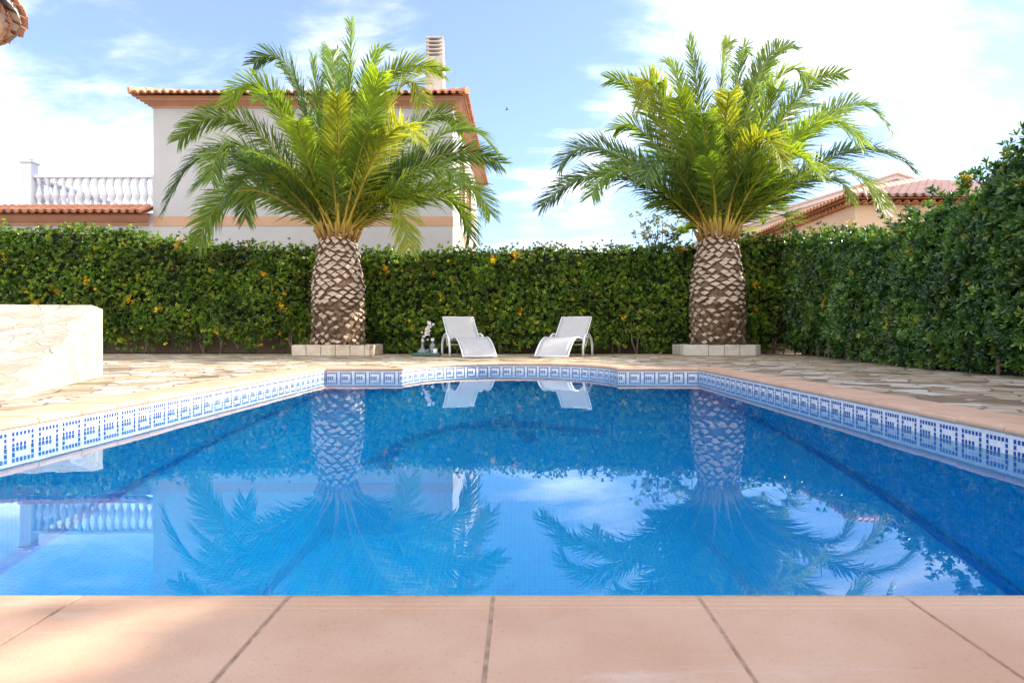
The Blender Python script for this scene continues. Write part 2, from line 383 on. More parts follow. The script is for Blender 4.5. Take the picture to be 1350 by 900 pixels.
# dolphin picture laid in the floor
body=[(-1.0,-.50),(-.93,-.30),(-.80,-.05),(-.62,.13),(-.38,.25),(-.10,.32),(-.02,.44),(.14,.52),(.10,.34),(.30,.30),(.52,.22),(.70,.13),(.88,.10),(.96,.05),(.86,.01),(.70,.0),(.56,-.02),(.40,.04),(.28,.08),(.34,-.10),(.22,-.16),(.12,.06),(-.12,.09),(-.38,.02),(-.62,-.14),(-.78,-.34),(-.74,-.56),(-.88,-.46)]
belly=[(.84,.035),(.62,.05),(.36,.115),(.05,.135),(-.20,.14),(-.44,.06),(-.66,-.10),(-.79,-.30),(-.70,-.24),(-.55,-.10),(-.36,.035),(-.12,.10),(.10,.08),(.30,.075),(.56,.0),(.72,.01)]
def flatpoly(pts,z,th):
    m_=MB(); n_=len(pts); P=[(-.20+x*1.05,6.25+y*2.1) for x,y in pts]
    m_.add([(x,y,z) for x,y in P]+[(x,y,z+th) for x,y in P],[tuple(range(n_-1,-1,-1)),tuple(range(n_,2*n_))]+[(i,(i+1)%n_,n_+(i+1)%n_,n_+i) for i in range(n_)]); return m_
dl=flatpoly(body,FLOOR-.001,.004).build('dolphin_mosaic',M['dolphin_dark'],parent=basin)
flatpoly(belly,FLOOR+.0005,.0055).build('belly_inlay',M['dolphin_teal'],parent=dl)
for x_ in():pass
# shadow line along the foot of the walls, painted as dark blue strips
for a,b in(((XL+.03,YN),(XL+.03,YF)),((XR-.03,YN),(XR-.03,YF))):
    mb=MB(); mb.box(((a[0]+b[0])/2,(a[1]+b[1])/2,FLOOR+.03),(.032,b[1]-a[1]-.02,.06)); mb.build('edge_shade_line',M['edge_shade'],parent=basin)

# water surface
bm=bmesh.new(); f=bm.faces.new([bm.verts.new((x,y,WATER)) for x,y in outline])
bmesh.ops.recalc_face_normals(bm,faces=bm.faces)
if f.normal.z<0: f.normal_flip()
bmesh.ops.triangulate(bm,faces=bm.faces)
me=bpy.data.meshes.new('water'); bm.to_mesh(me); bm.free(); me.materials.append(M['water'])
me.polygons.foreach_set('use_smooth',[True]*len(me.polygons))
water=bpy.data.objects.new('water',me); COL.objects.link(water); tag(water,kind='structure')
# terrace with the hole of the pool, and the ground beyond
def ring_sheet(name,outer,inner,z,m):
    bm=bmesh.new(); es=[]
    for loop in(outer,inner):
        vs=[bm.verts.new((x,y,z)) for x,y in loop]
        for i in range(len(vs)): es.append(bm.edges.new((vs[i],vs[(i+1)%len(vs)])))
    bmesh.ops.triangle_fill(bm,use_beauty=True,edges=es,normal=(0,0,1))
    for f in bm.faces:
        if f.normal.z<0: f.normal_flip()
    me=bpy.data.meshes.new(name); bm.to_mesh(me); bm.free(); me.materials.append(m)
    o=bpy.data.objects.new(name,me); COL.objects.link(o); tag(o,kind='structure'); return o
deck=[(-11,-5),(9,-5),(9,15.75),(-11,15.75)]
ring_sheet('terrace_paving',deck,offset(outline,CW),-.004,M['stone'])
ring_sheet('ground',[(-400,-400),(400,-400),(400,600),(-400,600)],deck,-.012,M['ground'])

# ------------------------------------------------------------------ foliage
def leaves(P,Nr,Lr,Wr,k,col,jit=.25,detailed=False,theta=(.5,1.35),up=.12):
    """whorls of k leaves at points P around axes Nr -> V,F,C"""
    n=len(P); Nr=Nr/np.linalg.norm(Nr,axis=1,keepdims=True)
    a=np.cross(Nr,np.tile([.13,.27,.95],(n,1))+rng.normal(0,.1,(n,3))); a/=np.linalg.norm(a,axis=1,keepdims=True); b=np.cross(Nr,a)
    ph=(np.arange(k)*2.4)[None,:]+rng.uniform(0,6.28,(n,1))+rng.normal(0,.15,(n,k))
    th=rng.uniform(theta[0],theta[1],(n,k))
    D=(Nr[:,None]*np.cos(th)[...,None]+(a[:,None]*np.cos(ph)[...,None]+b[:,None]*np.sin(ph)[...,None])*np.sin(th)[...,None])
    D[...,2]+=up; D/=np.linalg.norm(D,axis=2,keepdims=True)
    W=np.cross(D,Nr[:,None]+rng.normal(0,jit,(n,k,3))); W/=np.linalg.norm(W,axis=2,keepdims=True)+1e-9
    U=np.cross(W,D)
    L=Lr*rng.uniform(.7,1.15,(n,k,1)); Wd=Wr*rng.uniform(.8,1.2,(n,k,1))
    p=P[:,None]
    c=np.repeat(col[:,None],k,1)*rng.uniform(.8,1.2,(n,k,1))
    if not detailed:
        v=np.stack([p+0*D,p+D*L*.62+W*Wd,p+D*L-U*L*.08,p+D*L*.62-W*Wd],2)
        nv=4; base=np.arange(n*k)[:,None]*4; Fc=base+np.array([[0,1,2,3]])
    else:
        v=np.stack([p+0*D,p+D*L*.4+W*Wd*.75+U*L*.03,p+D*L*.78+W*Wd+U*L*.02,p+D*L-U*L*.07,p+D*L*.78-W*Wd+U*L*.02,p+D*L*.4-W*Wd*.75+U*L*.03],2)
        nv=6; base=np.arange(n*k)[:,None]*6
        Fc=np.concatenate([base+np.array([[0,1,4,5]]),base+np.array([[1,2,3,4]])],0)
    V=v.reshape(-1,3); C=np.repeat(c.reshape(-1,3),nv,0)
    return V,Fc,C
def nz(x,y,z,s): return mnoise.noise(Vector((x*s,y*s,z*s)))
GREENS=np.array([[.055,.125,.014],[.085,.185,.020],[.15,.26,.030],[.026,.070,.012],[.24,.34,.05]])
def leafcols(P,yellow=.03,bias=None,cool=0.0,seed=0):
    n=len(P); c=GREENS[rng.choice(5,n,p=bias or [.3,.28,.17,.15,.10])].copy()
    for i,p in enumerate(P):
        q=nz(p[0],p[1]+seed,p[2],1.6)
        c[i]*=1+.75*q
        y=nz(p[0]+31,p[1],p[2]+seed,3.1)
        if y>.60 or rng.random()<yellow*.25: c[i]=np.array([.52,.46,.03])*rng.uniform(.7,1.25) if rng.random()<.8 else np.array([.58,.36,.03])
        elif y>.48: c[i]=c[i]*.4+np.array([.22,.26,.03])*.6
    if cool: c=c*(1-cool)+np.array([.025,.085,.045])*cool
    return c
def interp(x,xs,ys): return float(np.interp(x,xs,ys))
def topz(px,py,d): return at(px,py,d).z
bx=[-14,-9,(180-VX)/F*16,(260-VX)/F*16,(340-VX)/F*16,(410-VX)/F*16,(500-VX)/F*16,(700-VX)/F*16,(880-VX)/F*16,(985-VX)/F*16,(1060-VX)/F*16,9]
bz=[topz(0,y,16) for y in(300,302,310,320,324,328,332,328,325,312,308,306)]
BY=15.62
def hedge_back():
    root=empty('hedge',(-2,16.2,0),'long clipped green hedge along the back of the terrace, behind both palms','hedge','clipped hedges around the terrace')
    P=[];Nn=[]
    W=19.6; n=int(W*2.7*310)
    for _ in range(n):
        x=rng.uniform(-13,6.6); H=interp(x,bx,bz)+.10*nz(x,0,0,1.1)+.06*nz(x,3,0,3.7)-.08
        z=rng.uniform(0.02,1)*H
        left=x<-4.6
        lowb=(.30 if left else .12)+.32*nz(x,9,0,1.3)
        if z<lowb and rng.random()>.10+max(0,(z/max(lowb,.05)))**3*.4: continue
        bul=.22*nz(x,z,5,.9)+.12*nz(x,z,9,2.6)+.10*math.sin(math.pi*z/H)-(.25 if z>H-.2 else 0)*((z-H+.2)/.2)
        if z<.5: bul-=.12
        y=BY-bul+abs(rng.normal(0,.11))
        P.append((x,y,z)); Nn.append((rng.normal(0,.5),-1+rng.normal(0,.2),.35+rng.normal(0,.45)))
    n=int(W*1.1*130)
    for _ in range(n):
        x=rng.uniform(-13,6.6); y=rng.uniform(BY,BY+1.1); H=interp(x,bx,bz)+.10*nz(x,0,0,1.1)+.06*nz(x,3,0,3.7)
        z=H+.10*nz(x,y,2,2.2)+rng.normal(0,.035)-.1+(.16*rng.random()**4)
        P.append((x,y,z)); Nn.append((rng.normal(0,.4),rng.normal(-.2,.4),1))
    P=np.array(P);Nn=np.array(Nn)
    V,Fc,C=leaves(P,Nn,.074,.0100,11,leafcols(P,.03)*np.array([1.35,1.15,.9]),detailed=True,theta=(.3,1.25))
    npmesh('foliage',V,Fc,M['leaf'],root,C)
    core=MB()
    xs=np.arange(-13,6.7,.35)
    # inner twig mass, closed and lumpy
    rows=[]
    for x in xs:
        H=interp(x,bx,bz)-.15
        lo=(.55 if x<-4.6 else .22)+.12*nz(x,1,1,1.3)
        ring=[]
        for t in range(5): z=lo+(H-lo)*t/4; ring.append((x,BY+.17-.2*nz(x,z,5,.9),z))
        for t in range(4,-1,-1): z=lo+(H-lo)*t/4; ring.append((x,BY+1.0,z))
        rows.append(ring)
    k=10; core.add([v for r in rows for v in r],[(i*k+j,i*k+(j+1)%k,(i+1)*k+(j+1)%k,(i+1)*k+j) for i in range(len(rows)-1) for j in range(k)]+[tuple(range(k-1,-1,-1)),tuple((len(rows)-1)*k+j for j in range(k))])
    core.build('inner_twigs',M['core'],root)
    st=MB()
    for x in np.arange(-12.8,6.4,.42):
        x=x+rng.normal(0,.12); y=BY+.1+rng.uniform(0,.35)
        for b in range(2):
            st.tube([(x,y,-.02),(x+rng.normal(0,.05),y,.3),(x+rng.normal(0,.14),y-.03,.75),(x+rng.normal(0,.22),y,1.3)],[.024,.02,.016,.008],6)
    st.build('trunk',M['stem'],root,smooth=True)
hedge_back()

RYs=[-4,3,5.6,6.5,7.3,8.05,8.7,9.4,10.2,11.4,12.6,13.8,15.6]
RZs=[3.5,3.3,2.38,2.27,2.36,2.14,2.08,1.84,1.90,2.08,2.22,2.38,2.6]  # unseen near end raised so its shadow covers the near coping
def rx(y): return interp(y,[-4,6.7,8.6,11,13.7,15.6],[4.9,4.97,4.95,5.2,5.68,5.9])
def hedge_right():
    root=empty('hedge',(5.6,9,0),'tall dark green hedge down the right side of the terrace, rising toward the camera','hedge','clipped hedges around the terrace')
    P=[];Nn=[]
    def top(y,x=0): return interp(y,RYs,RZs)+.10*nz(0,y,x,1.3)+.07*nz(0,y,x+3,3.9)
    for (y0,y1,den) in((5.6,10,460),(10,15.9,300),(-4,5.6,60)):
        for _ in range(int((y1-y0)*2.6*den)):
            y=rng.uniform(y0,y1); H=top(y)-.08; z=rng.uniform(.02,1)*H
            lowb=.06+.10*nz(y,4,0,1.5)
            if z<lowb and rng.random()>.25: continue
            bul=.20*nz(y,z,15,.9)+.13*nz(y,z,19,2.4)+.12*math.sin(math.pi*z/H)-(.3 if z>H-.25 else 0)*((z-H+.25)/.25)-(.12 if z<.35 else 0)
            x=rx(y)+.12-bul+abs(rng.normal(0,.10))
            P.append((x,y,z)); Nn.append((-1+rng.normal(0,.25),-.15+rng.normal(0,.5),.25+rng.normal(0,.5)))
    for _ in range(int(20*1.2*130)):
        y=rng.uniform(-4,15.9); x=rx(y)+rng.uniform(.1,1.3)
        z=top(y,x*.5)+.08*nz(x,y,2,2.2)+rng.normal(0,.04)-.1+(.22*rng.random()**5)
        P.append((x,y,z)); Nn.append((rng.normal(-.3,.4),rng.normal(0,.4),1))
    # loose shoots along the top
    for _ in range(90):
        y=rng.uniform(6.5,15); x=rx(y)+rng.uniform(.1,.7); h=rng.uniform(.05,.3)
        dx,dy=rng.normal(0,.15),rng.normal(0,.15)
        for t in np.linspace(.2,1,4):
            P.append((x+dx*t,y+dy*t,top(y)-.06+h*t)); Nn.append((dx+rng.normal(0,.3),dy+rng.normal(0,.3),1))
    P=np.array(P);Nn=np.array(Nn)
    V,Fc,C=leaves(P,Nn,.088,.0115,11,leafcols(P,.02,[.34,.26,.12,.22,.06],cool=.25,seed=7),detailed=True)
    npmesh('foliage',V,Fc,M['leaf'],root,C)
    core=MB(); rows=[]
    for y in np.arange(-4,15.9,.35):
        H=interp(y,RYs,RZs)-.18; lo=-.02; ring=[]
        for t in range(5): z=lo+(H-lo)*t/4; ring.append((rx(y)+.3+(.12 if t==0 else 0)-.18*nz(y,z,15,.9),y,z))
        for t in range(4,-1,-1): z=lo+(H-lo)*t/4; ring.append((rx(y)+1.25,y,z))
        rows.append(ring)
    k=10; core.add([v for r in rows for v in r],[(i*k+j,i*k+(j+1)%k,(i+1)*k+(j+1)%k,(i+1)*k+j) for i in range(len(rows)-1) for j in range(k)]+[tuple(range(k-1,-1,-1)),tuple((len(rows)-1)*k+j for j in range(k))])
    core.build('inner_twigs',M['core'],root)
    st=MB()
    for y in np.arange(5,15.6,.36):
        y=y+rng.normal(0,.07); x=rx(y)+.22+rng.uniform(0,.2)
        for b in range(2): st.tube([(x,y,-.02),(x,y+rng.normal(0,.05),.3),(x-.03,y+rng.normal(0,.14),.75),(x,y+rng.normal(0,.2),1.3)],[.022,.019,.014,.008],6)
    st.build('trunk',M['stem'],root,smooth=True)
hedge_right()

# boundary wall behind the back hedge
w=MB(); w.box((-3,17.0,1.13),(22,.16,2.28)); w.box((-3,17.0,2.30),(22,.24,.06),1)
o=w.build('boundary_wall',[M['wallbrown'],M['render_grey']],loc=(-3,17,0)); tag(o,'low brown plastered boundary wall just behind the back hedge','wall')
w=MB(); w.box((6.95,5.5,.4),(.2,19,.8)); o=w.build('boundary_wall',M['wallbrown'],loc=(6.95,5.5,0)); tag(o,'brown kerb wall at the foot of the right hand hedge','wall')

# ------------------------------------------------------------------ palms
TINTS={'g':(.155,.245,.038),'b':(.095,.165,.055),'y':(.29,.33,.04),'l':(.24,.34,.04)}
def bez(p0,p1,p2,n):
    """smooth curve through base, mid and tip"""
    # quadratic with p1 on the curve at t=.55
    t0=.55; c=(p1-p0*(1-t0)**2-p2*t0**2)/(2*t0*(1-t0))
    return [p0*(1-t)**2+c*2*t*(1-t)+p2*t*t for t in np.linspace(0,1,n)]
def frond(parent,p0,p1,p2,tint,leafL=.60,seed=0,dens=1.0):
    r_=random.Random(seed)
    pts=bez(p0,p1,p2,15)
    Ls=[0]
    for a,b in zip(pts,pts[1:]): Ls.append(Ls[-1]+(b-a).length)
    L=Ls[-1]
    V=[];Fs=[];C=[]
    tg=np.array(TINTS[tint]); 
    tg=tg*r_.uniform(.8,1.2)
    hv=p2-p0; side=abs(hv.x)/(abs(hv.y)+abs(hv.x)+.05)
    roll=r_.choice((-1,1))*r_.uniform(.75,1.15)*side+r_.uniform(-.2,.2)
    # rachis: half-round bar
    ref=None; frames=[]
    nseg=len(pts); K=6
    for i,p in enumerate(pts):
        t=(pts[min(i+1,nseg-1)]-pts[max(i-1,0)]).normalized()
        s=t.cross(Vector((0,0,1)))
        if s.length<.15 and ref is not None: s=ref.copy()
        elif s.length<1e-4: s=Vector((1,0,0))
        s.normalize()
        if ref is not None:
            s=(s*.35+ref*.65); s=(s-t*s.dot(t)).normalized()
        ref=s; nrm=s.cross(t).normalized()
        s=(Matrix.Rotation(roll*min(1,.65+Ls[i]/L),3,t)@s).normalized(); nrm=s.cross(t).normalized()
        frames.append((p,t,s,nrm))
        u=Ls[i]/L; w=.040*(1-u)**1.6+.0075; h=w*.6
        if u<.06: w*=1.5
        cc_=np.array([.52,.36,.04])*(1-u)+np.array([.20,.24,.04])*u
        if tint=='b': cc_=cc_*.8
        for k in range(K):
            q=2*math.pi*k/K; V.append(p+s*math.cos(q)*w+nrm*math.sin(q)*h); C.append(cc_)
    for i in range(nseg-1):
        for k in range(K): Fs.append((i*K+k,i*K+(k+1)%K,(i+1)*K+(k+1)%K,(i+1)*K+k))
    rv=np.array([list(v) for v in V]); rc=np.array(C)
    mid=npmesh('midrib',rv,np.array(Fs),M['petiole'],None,rc,smooth=True)
    # leaflets
    V=[];Fs=[];C=[]
    nl=int(112*L/2.6*dens)
    for j in range(nl):
        u=.07+.93*(j+.5)/nl
        sL=u*L
        k=max(0,min(nseg-2,next((i for i in range(nseg-1) if Ls[i+1]>=sL),nseg-2)))
        f=(sL-Ls[k])/(Ls[k+1]-Ls[k])
        p=frames[k][0].lerp(frames[k+1][0],f); t=frames[k][1].lerp(frames[k+1][1],f).normalized(); s=frames[k][2].lerp(frames[k+1][2],f).normalized(); nn=s.cross(t).normalized()
        env=min(1,(u-.04)/.17)**.8*(1-max(0,(u-.68)/.32)**1.8*.48)
        ang=R(54-24*u)
        for sd in(-1,1):
            for rep in(0,):
                l=leafL*env*r_.uniform(.85,1.12); 
                lift=r_.choice((-.25,.15,.5,.85))+r_.uniform(-.1,.1); lift*=(1-.45*u)
                a=ang+r_.uniform(-.14,.14)
                d=(t*math.cos(a)+s*sd*math.sin(a)*math.cos(lift)+nn*math.sin(lift)*math.sin(a)).normalized()
                wv=d.cross(nn); wv=(wv.normalized()*.75+nn.cross(wv).normalized()*0+nn*.45*r_.choice((-1,1))*r_.random()); wv=(wv-d*wv.dot(d)).normalized()
                w=.0125*(.7+.5*env)
                g=Vector((0,0,-1))
                q1=p+d*l*.45+g*l*.02; q2=p+d*l*.8+g*l*r_.uniform(.03,.08); q3=p+d*l*1.0+g*l*r_.uniform(.08,.22)
                b=len(V)
                V+= [p-wv*w*.6,p+wv*w*.6,q1-wv*w,q1+wv*w,q2-wv*w*.65,q2+wv*w*.65,q3-wv*w*.06,q3+wv*w*.06]
                Fs+=[(b,b+1,b+3,b+2),(b+2,b+3,b+5,b+4),(b+4,b+5,b+7,b+6)]
                c=tg*r_.uniform(.75,1.25)
                if u<.22: c=c*.6+np.array([.20,.19,.03])*.4
                C+=[c]*8
    o=npmesh('frond',np.array([list(v) for v in V]),np.array(Fs),M['palmleaf'],parent,np.array(C))
    # the midrib belongs to its frond: shift into the palm's space
    off=Vector(root_of(parent).location)
    me=mid.data; co=np.empty(len(me.vertices)*3,dtype=np.float32); me.vertices.foreach_get('co',co); co=co.reshape(-1,3)-np.array(off,dtype=np.float32); me.vertices.foreach_set('co',co.ravel()); me.update()
    mid.parent=o
    return o
def palm(px,label,specs,seed,D=15.0,rbase=.51,rmid=.555,rtop=.37,fill=21):
    x0=(px-VX)/F*D; root=empty('palm_tree',(x0,D,0),label,'palm tree','date palms in square planters')
    r_=random.Random(seed); zt=2.60
    def rad(z):
        return interp(z,[0,.15,.8,1.5,2.1,2.45,2.75],[rbase-.02,rbase,rbase+.005,rmid,rbase-.06,rtop+.03,rtop-.06])*(1+.03*nz(0,z,seed,1.5))
    tr=MB(); prof=[(rad(z)-.03,z) for z in np.linspace(0,2.7,28)]+[(.02,2.85)]
    tr.lathe((x0,D,0),prof,40,0)
    # leaf-base stubs in spirals
    nrow=29; per=15
    for i in range(nrow):
        z=.05+i*(2.62/nrow)
        for k in range(per):
            th=2*math.pi*(k+.5*(i%2))/per+.10*math.sin(i*.7)+r_.uniform(-.03,.03)+i*.012*(1 if seed%2 else -1)
            zz=z+r_.uniform(-.026,.026)
            rr=rad(zz)-.035; w=2*math.pi*rad(zz)/per*.54*r_.uniform(.72,1.08); h=.108*r_.uniform(.7,1.25)
            if r_.random()<.05: continue
            low=zz<.85; upper=zz>1.1
            pr=(.055 if upper else .075)*r_.uniform(.6,1.35); 
            if low: pr*=1.25; w*=.85; h*=1.15
            er=Vector((math.cos(th),math.sin(th),0)); et=Vector((-math.sin(th),math.cos(th),0)); ez=Vector((0,0,1))
            skew=r_.uniform(-.25,.25)+(.35 if low else 0)*(1 if seed%2 else -1)
            c=Vector((x0,D,zz))+er*rr
            tilt=.45 if upper else .8
            if low: tilt=1.2
            o_=er*pr+ez*pr*tilt+et*skew*pr
            base=[c-et*w,c-ez*h*.72,c+et*w,c+ez*h*.5]
            k2=.93 if upper else .74
            tip=[c+o_-et*w*k2,c+o_-ez*h*.60*k2+er*.01,c+o_+et*w*k2,c+o_+ez*h*.42*k2-er*pr*.35]
            mi=1 if (upper and r_.random()<.85) else (2 if r_.random()<.9 else 0)
            if low and r_.random()<.2: mi=0
            tr.add(base+tip,[(0,1,5,4),(1,2,6,5),(2,3,7,6),(3,0,4,7)],0)
            tr.add(tip,[(0,1,2,3)],mi)
    # loose fibres
    for _ in range(420):
        th=r_.uniform(0,6.283); z=r_.uniform(.02,2.6) if r_.random()<.4 else r_.uniform(.02,.8)
        er=Vector((math.cos(th),math.sin(th),0)); et=Vector((-math.sin(th),math.cos(th),0)); p=Vector((x0,D,z))+er*(rad(z)+.0)
        q=p+er*r_.uniform(.03,.08)+et*r_.uniform(-.09,.09)+Vector((0,0,r_.uniform(-.08,.1)))
        tr.tube([p,p.lerp(q,.5)+er*.01,q],[.005,.004,.001],4,2 if r_.random()<.6 else 0,caps=False)
    tr.build('trunk',[M['bark'],M['scar'],M['scar_grey']],root)
    top=Vector((x0,D,zt))
    def base(tip,lift=0):
        h=Vector((tip.x-x0,tip.y-D,0)); 
        if h.length>.001: h=h.normalized()*min(.30,h.length*.2)
        return top+h+Vector((0,0,lift))
    i=0
    for (mx,my,tx,ty,dd,tn) in specs:
        tip=at(tx,ty,D+dd); mid=at(mx,my,D+dd*.5)
        frond(root,base(tip,.05),mid,tip,tn,seed=seed*100+i); i+=1
    for k in range(fill):
        az=2*math.pi*k/fill*1.0+r_.uniform(-.15,.15); el=R(r_.choice((42,54,64,74,82))+r_.uniform(-4,4)); L=r_.uniform(1.9,2.75)
        if abs(math.cos(az))>.8: L*=.8
        h=Vector((math.cos(az),math.sin(az),0))
        p0=top+h*.18+Vector((0,0,.1)); p1=p0+h*math.cos(el)*L*.55+Vector((0,0,math.sin(el)*L*.56))
        p2=p0+h*math.cos(el)*L*1.15+Vector((0,0,math.sin(el)*L*.86-.18*L*math.cos(el)))
        frond(root,p0,p1,p2,r_.choice('ggblgy' if k%4==0 else 'ggbl'),leafL=.50,seed=seed*1000+k,dens=.9)
    # cut, orange petiole stubs standing round the crown base
    st=MB()
    for k in range(18):
        az=2*math.pi*k/18; h=Vector((math.cos(az),math.sin(az),0)); p=top+h*.36+Vector((0,0,-.12))
        st.tube([p,p+h*.09+Vector((0,0,.16)),p+h*.16+Vector((0,0,r_.uniform(.22,.4)))],[.05,.04,.028],6)
    st.build('petiole_stubs',mat('cut_petiole',(.42,.24,.05),(.30,.16,.05),.6,9,.2),root,smooth=True)
    return root
SL=[(461,109,463,31,.2,'g'),(446,190,445,128,-1.9,'y'),(484,102,513,66,.6,'g'),(506,112,582,95,.3,'l'),(525,120,557,136,-1.3,'y'),
 (385,98,335,84,.5,'b'),(419,137,413,80,-.3,'g'),(356,124,300,137,-.6,'l'),(318,160,236,184,.2,'g'),(289,200,218,274,.2,'b'),
 (317,192,278,237,-1.6,'g'),(317,252,262,320,-.6,'g'),(342,246,324,288,1.0,'b'),(515,262,538,326,-1.0,'y'),(584,258,620,315,.3,'g'),
 (591,240,646,281,-.9,'l'),(573,208,659,215,.1,'b'),(591,174,657,205,1.0,'g'),(515,176,552,187,-2.2,'y'),(559,160,610,172,1.4,'g'),
 (330,215,255,250,1.2,'b'),(370,150,345,132,-1.9,'g'),(540,215,600,262,1.8,'b'),(490,140,500,96,-1.4,'l'),(395,130,372,92,1.3,'g'),
 (400,195,392,160,-2.1,'l'),(480,185,495,160,-2.3,'g'),(345,228,300,262,-1.5,'b'),(560,228,612,240,-1.7,'g'),(440,95,432,72,1.5,'g')]
SR=[(854,140,804,105,.4,'g'),(862,117,846,142,-.9,'y'),(900,125,879,82,.3,'l'),(921,129,908,55,.1,'g'),(950,109,962,55,.3,'l'),
 (1000,102,1047,61,.8,'g'),(1020,113,1064,104,-.9,'l'),(1047,136,1112,98,.3,'g'),(1105,144,1174,173,.4,'g'),(1070,167,1137,188,-.8,'l'),
 (1120,200,1205,225,.6,'b'),(1095,222,1166,275,-1.1,'l'),(995,186,1033,217,-2.3,'y'),(956,165,962,122,-1.8,'y'),(854,180,812,171,.7,'g'),
 (800,198,738,219,.3,'b'),(800,230,715,271,-.3,'b'),(827,226,780,258,-1.3,'g'),(880,150,866,110,-1.1,'g'),(985,140,1003,98,1.3,'g'),
 (1030,160,1075,140,1.5,'g'),(850,215,800,228,1.5,'b'),(930,180,925,150,-2.2,'g'),(1080,235,1120,262,1.4,'b'),(880,215,850,240,-2.0,'b'),
 (1030,205,1080,232,-1.9,'l'),(905,165,893,128,-1.7,'l'),(1010,150,1030,120,-1.6,'g'),(975,90,985,70,1.2,'g')]
palm(446,'date palm on the left before the pale villa, trunk in a sandy block planter',SL,3)
palm(946,'date palm on the right against open sky, trunk in a pale grey planter',SR,4,rbase=.53,rmid=.575)

# ------------------------------------------------------------------ planters
def planter(cx,cy,label,w,dp,mt,chamfer,seed):
    root=empty('planter',(cx,cy,0),label,'planter','square block planters around the palm trunks'); r_=random.Random(seed)
    c=.16 if chamfer else 0; h=w/2; g=dp/2
    path=[(-h+c,-g),(h-c,-g),(h,-g+c),(h,g-c),(h-c,g),(-h+c,g),(-h,g-c),(-h,-g+c)] if chamfer else [(-h,-g),(h,-g),(h,g),(-h,g)]
    t=.1
    for i in range(len(path)):
        p,q=Vector(path[i]),Vector(path[(i+1)%len(path)]); L=(q-p).length; nb_=max(1,round(L/.3)); e=(q-p)/L; nn=Vector((-e.y,e.x))
        st,en=(0,L-t) if not chamfer else (0,L)
        for k in range(nb_):
            a=st+(en-st)*k/nb_+.005; b=st+(en-st)*(k+1)/nb_-.005; m_=p+e*(a+b)/2+nn*t/2
            hh=.225+r_.uniform(-.005,.005)
            mb=MB(); mb.box((cx+m_.x,cy+m_.y,hh/2),(b-a,t,hh),0,math.atan2(e.y,e.x)+r_.uniform(-.01,.01),.008)
            mb.build('block',mt,root)
    s_=MB(); s_.box((cx,cy,.08),(w-.25,dp-.25,.16)); s_.build('soil',M['soil'],root)
pw=103/F*14.1
planter(at(435.5,0,14.1).x,14.1+.7,'low planter of sandy stone blocks around the left palm',pw,1.4,M['block'],False,1)
planter(at(955,0,14.1).x,14.1+.7,'planter of pale grey stone blocks with cut corners around the right palm',pw,1.4,M['block_grey'],True,2)

# ------------------------------------------------------------------ sun loungers
def lounger():
    root=empty('sun_lounger',(0,0,0))
    W=.66; hw=W/2
    # side view: u runs from head to foot
    back=[(0,.81),(.14,.66),(.30,.52),(.46,.36),(.53,.28)]
    seat=[(.46,.355),(.62,.345),(.78,.36),(.96,.385),(1.10,.385),(1.24,.35),(1.38,.28),(1.52,.18),(1.64,.075),(1.69,.02)]
    def sm(p,n=24):
        p=[Vector((a,b,0)) for a,b in p]; out=[]
        for i in range(len(p)-1):
            p0,p1,p2,p3=p[max(i-1,0)],p[i],p[i+1],p[min(i+2,len(p)-1)]
            for k in range(4):
                t=k/4; out.append(.5*((2*p1)+(p2-p0)*t+(2*p0-5*p1+4*p2-p3)*t*t+(3*p1-p0-3*p2+p3)*t**3))
        out.append(p[-1]); return [(v.x,v.y) for v in out]
    def X(u,w,z): return (w,-u,z)
    for nm,pr,sag in(('backrest',sm(back[:4]),.012),('seat',sm(seat),.018)):
        mb=MB(); nw=9; vs=[]
        for u,z in pr:
            for k in range(nw):
                w=-hw+.02+(W-.04)*k/(nw-1); s_=sag*(1-(2*k/(nw-1)-1)**2)
                vs.append(X(u,w,z-s_+.004))
        fs=[(i*nw+k,i*nw+k+1,(i+1)*nw+k+1,(i+1)*nw+k) for i in range(len(pr)-1) for k in range(nw-1)]
        mb.add(vs,fs); mb.build(nm,M['fabric'],root,smooth=True,solid=.006)
    fr=MB()
    for sd in(-1,1):
        fr.tube([X(u,sd*hw,z) for u,z in sm(back)],.014,8)
        fr.tube([X(u,sd*hw,z) for u,z in sm(seat)],.015,8)
        fr.tube([X(u,sd*hw,z) for u,z in sm([(.53,.28),(.50,.22),(.44,.22),(.36,.30),(.24,.42)])],.012,8)
    fr.tube([X(0,-hw,.81),X(0,hw,.81)],.014,8); fr.tube([X(1.685,-hw,.03),X(1.685,hw,.03)],.014,8)
    for u,z in((.50,.235),(.60,.325),(1.2,.33)): fr.tube([X(u,-hw,z),X(u,hw,z)],.011,8)
    fr.build('frame',M['white_frame'],root,smooth=True)
    for sd in(-1,1):
        lg=MB(); A=[]
        for k in range(17):
            q=math.pi*k/16; A.append(X(.42-.36*math.cos(q)*(1.0),sd*(hw+.035),.455*math.sin(q)**.62 if 0<k<16 else 0.0))
        lg.tube(A,.021,8,flat=1.0); lg.tube([X(.42-.31*math.cos(math.pi*k/16),sd*(hw+.035),max(.0,.40*math.sin(math.pi*k/16)**.62 if 0<k<16 else 0)) for k in range(17)],.012,8)
        lg.build('leg',M['white_frame'],root,smooth=True)
    return root
l1=lounger()
hd=at(604,0,14.7); ft=at(631,0,12.95)
def place(o,hx,fx,hy,fy):
    o.location=(hx,hy,0); o.rotation_euler.z=math.atan2(fx-hx,-(fy-hy))
place(l1,at(604,0,14.55).x,at(632,0,13.0).x,14.55,13.0)
tag(l1,'white sling sun lounger on the left, standing beside the green tray','sun lounger','pair of white sun loungers')
l2=copy_tree(l1); place(l2,at(760,0,14.55).x,at(727,0,13.0).x,14.55,13.0)
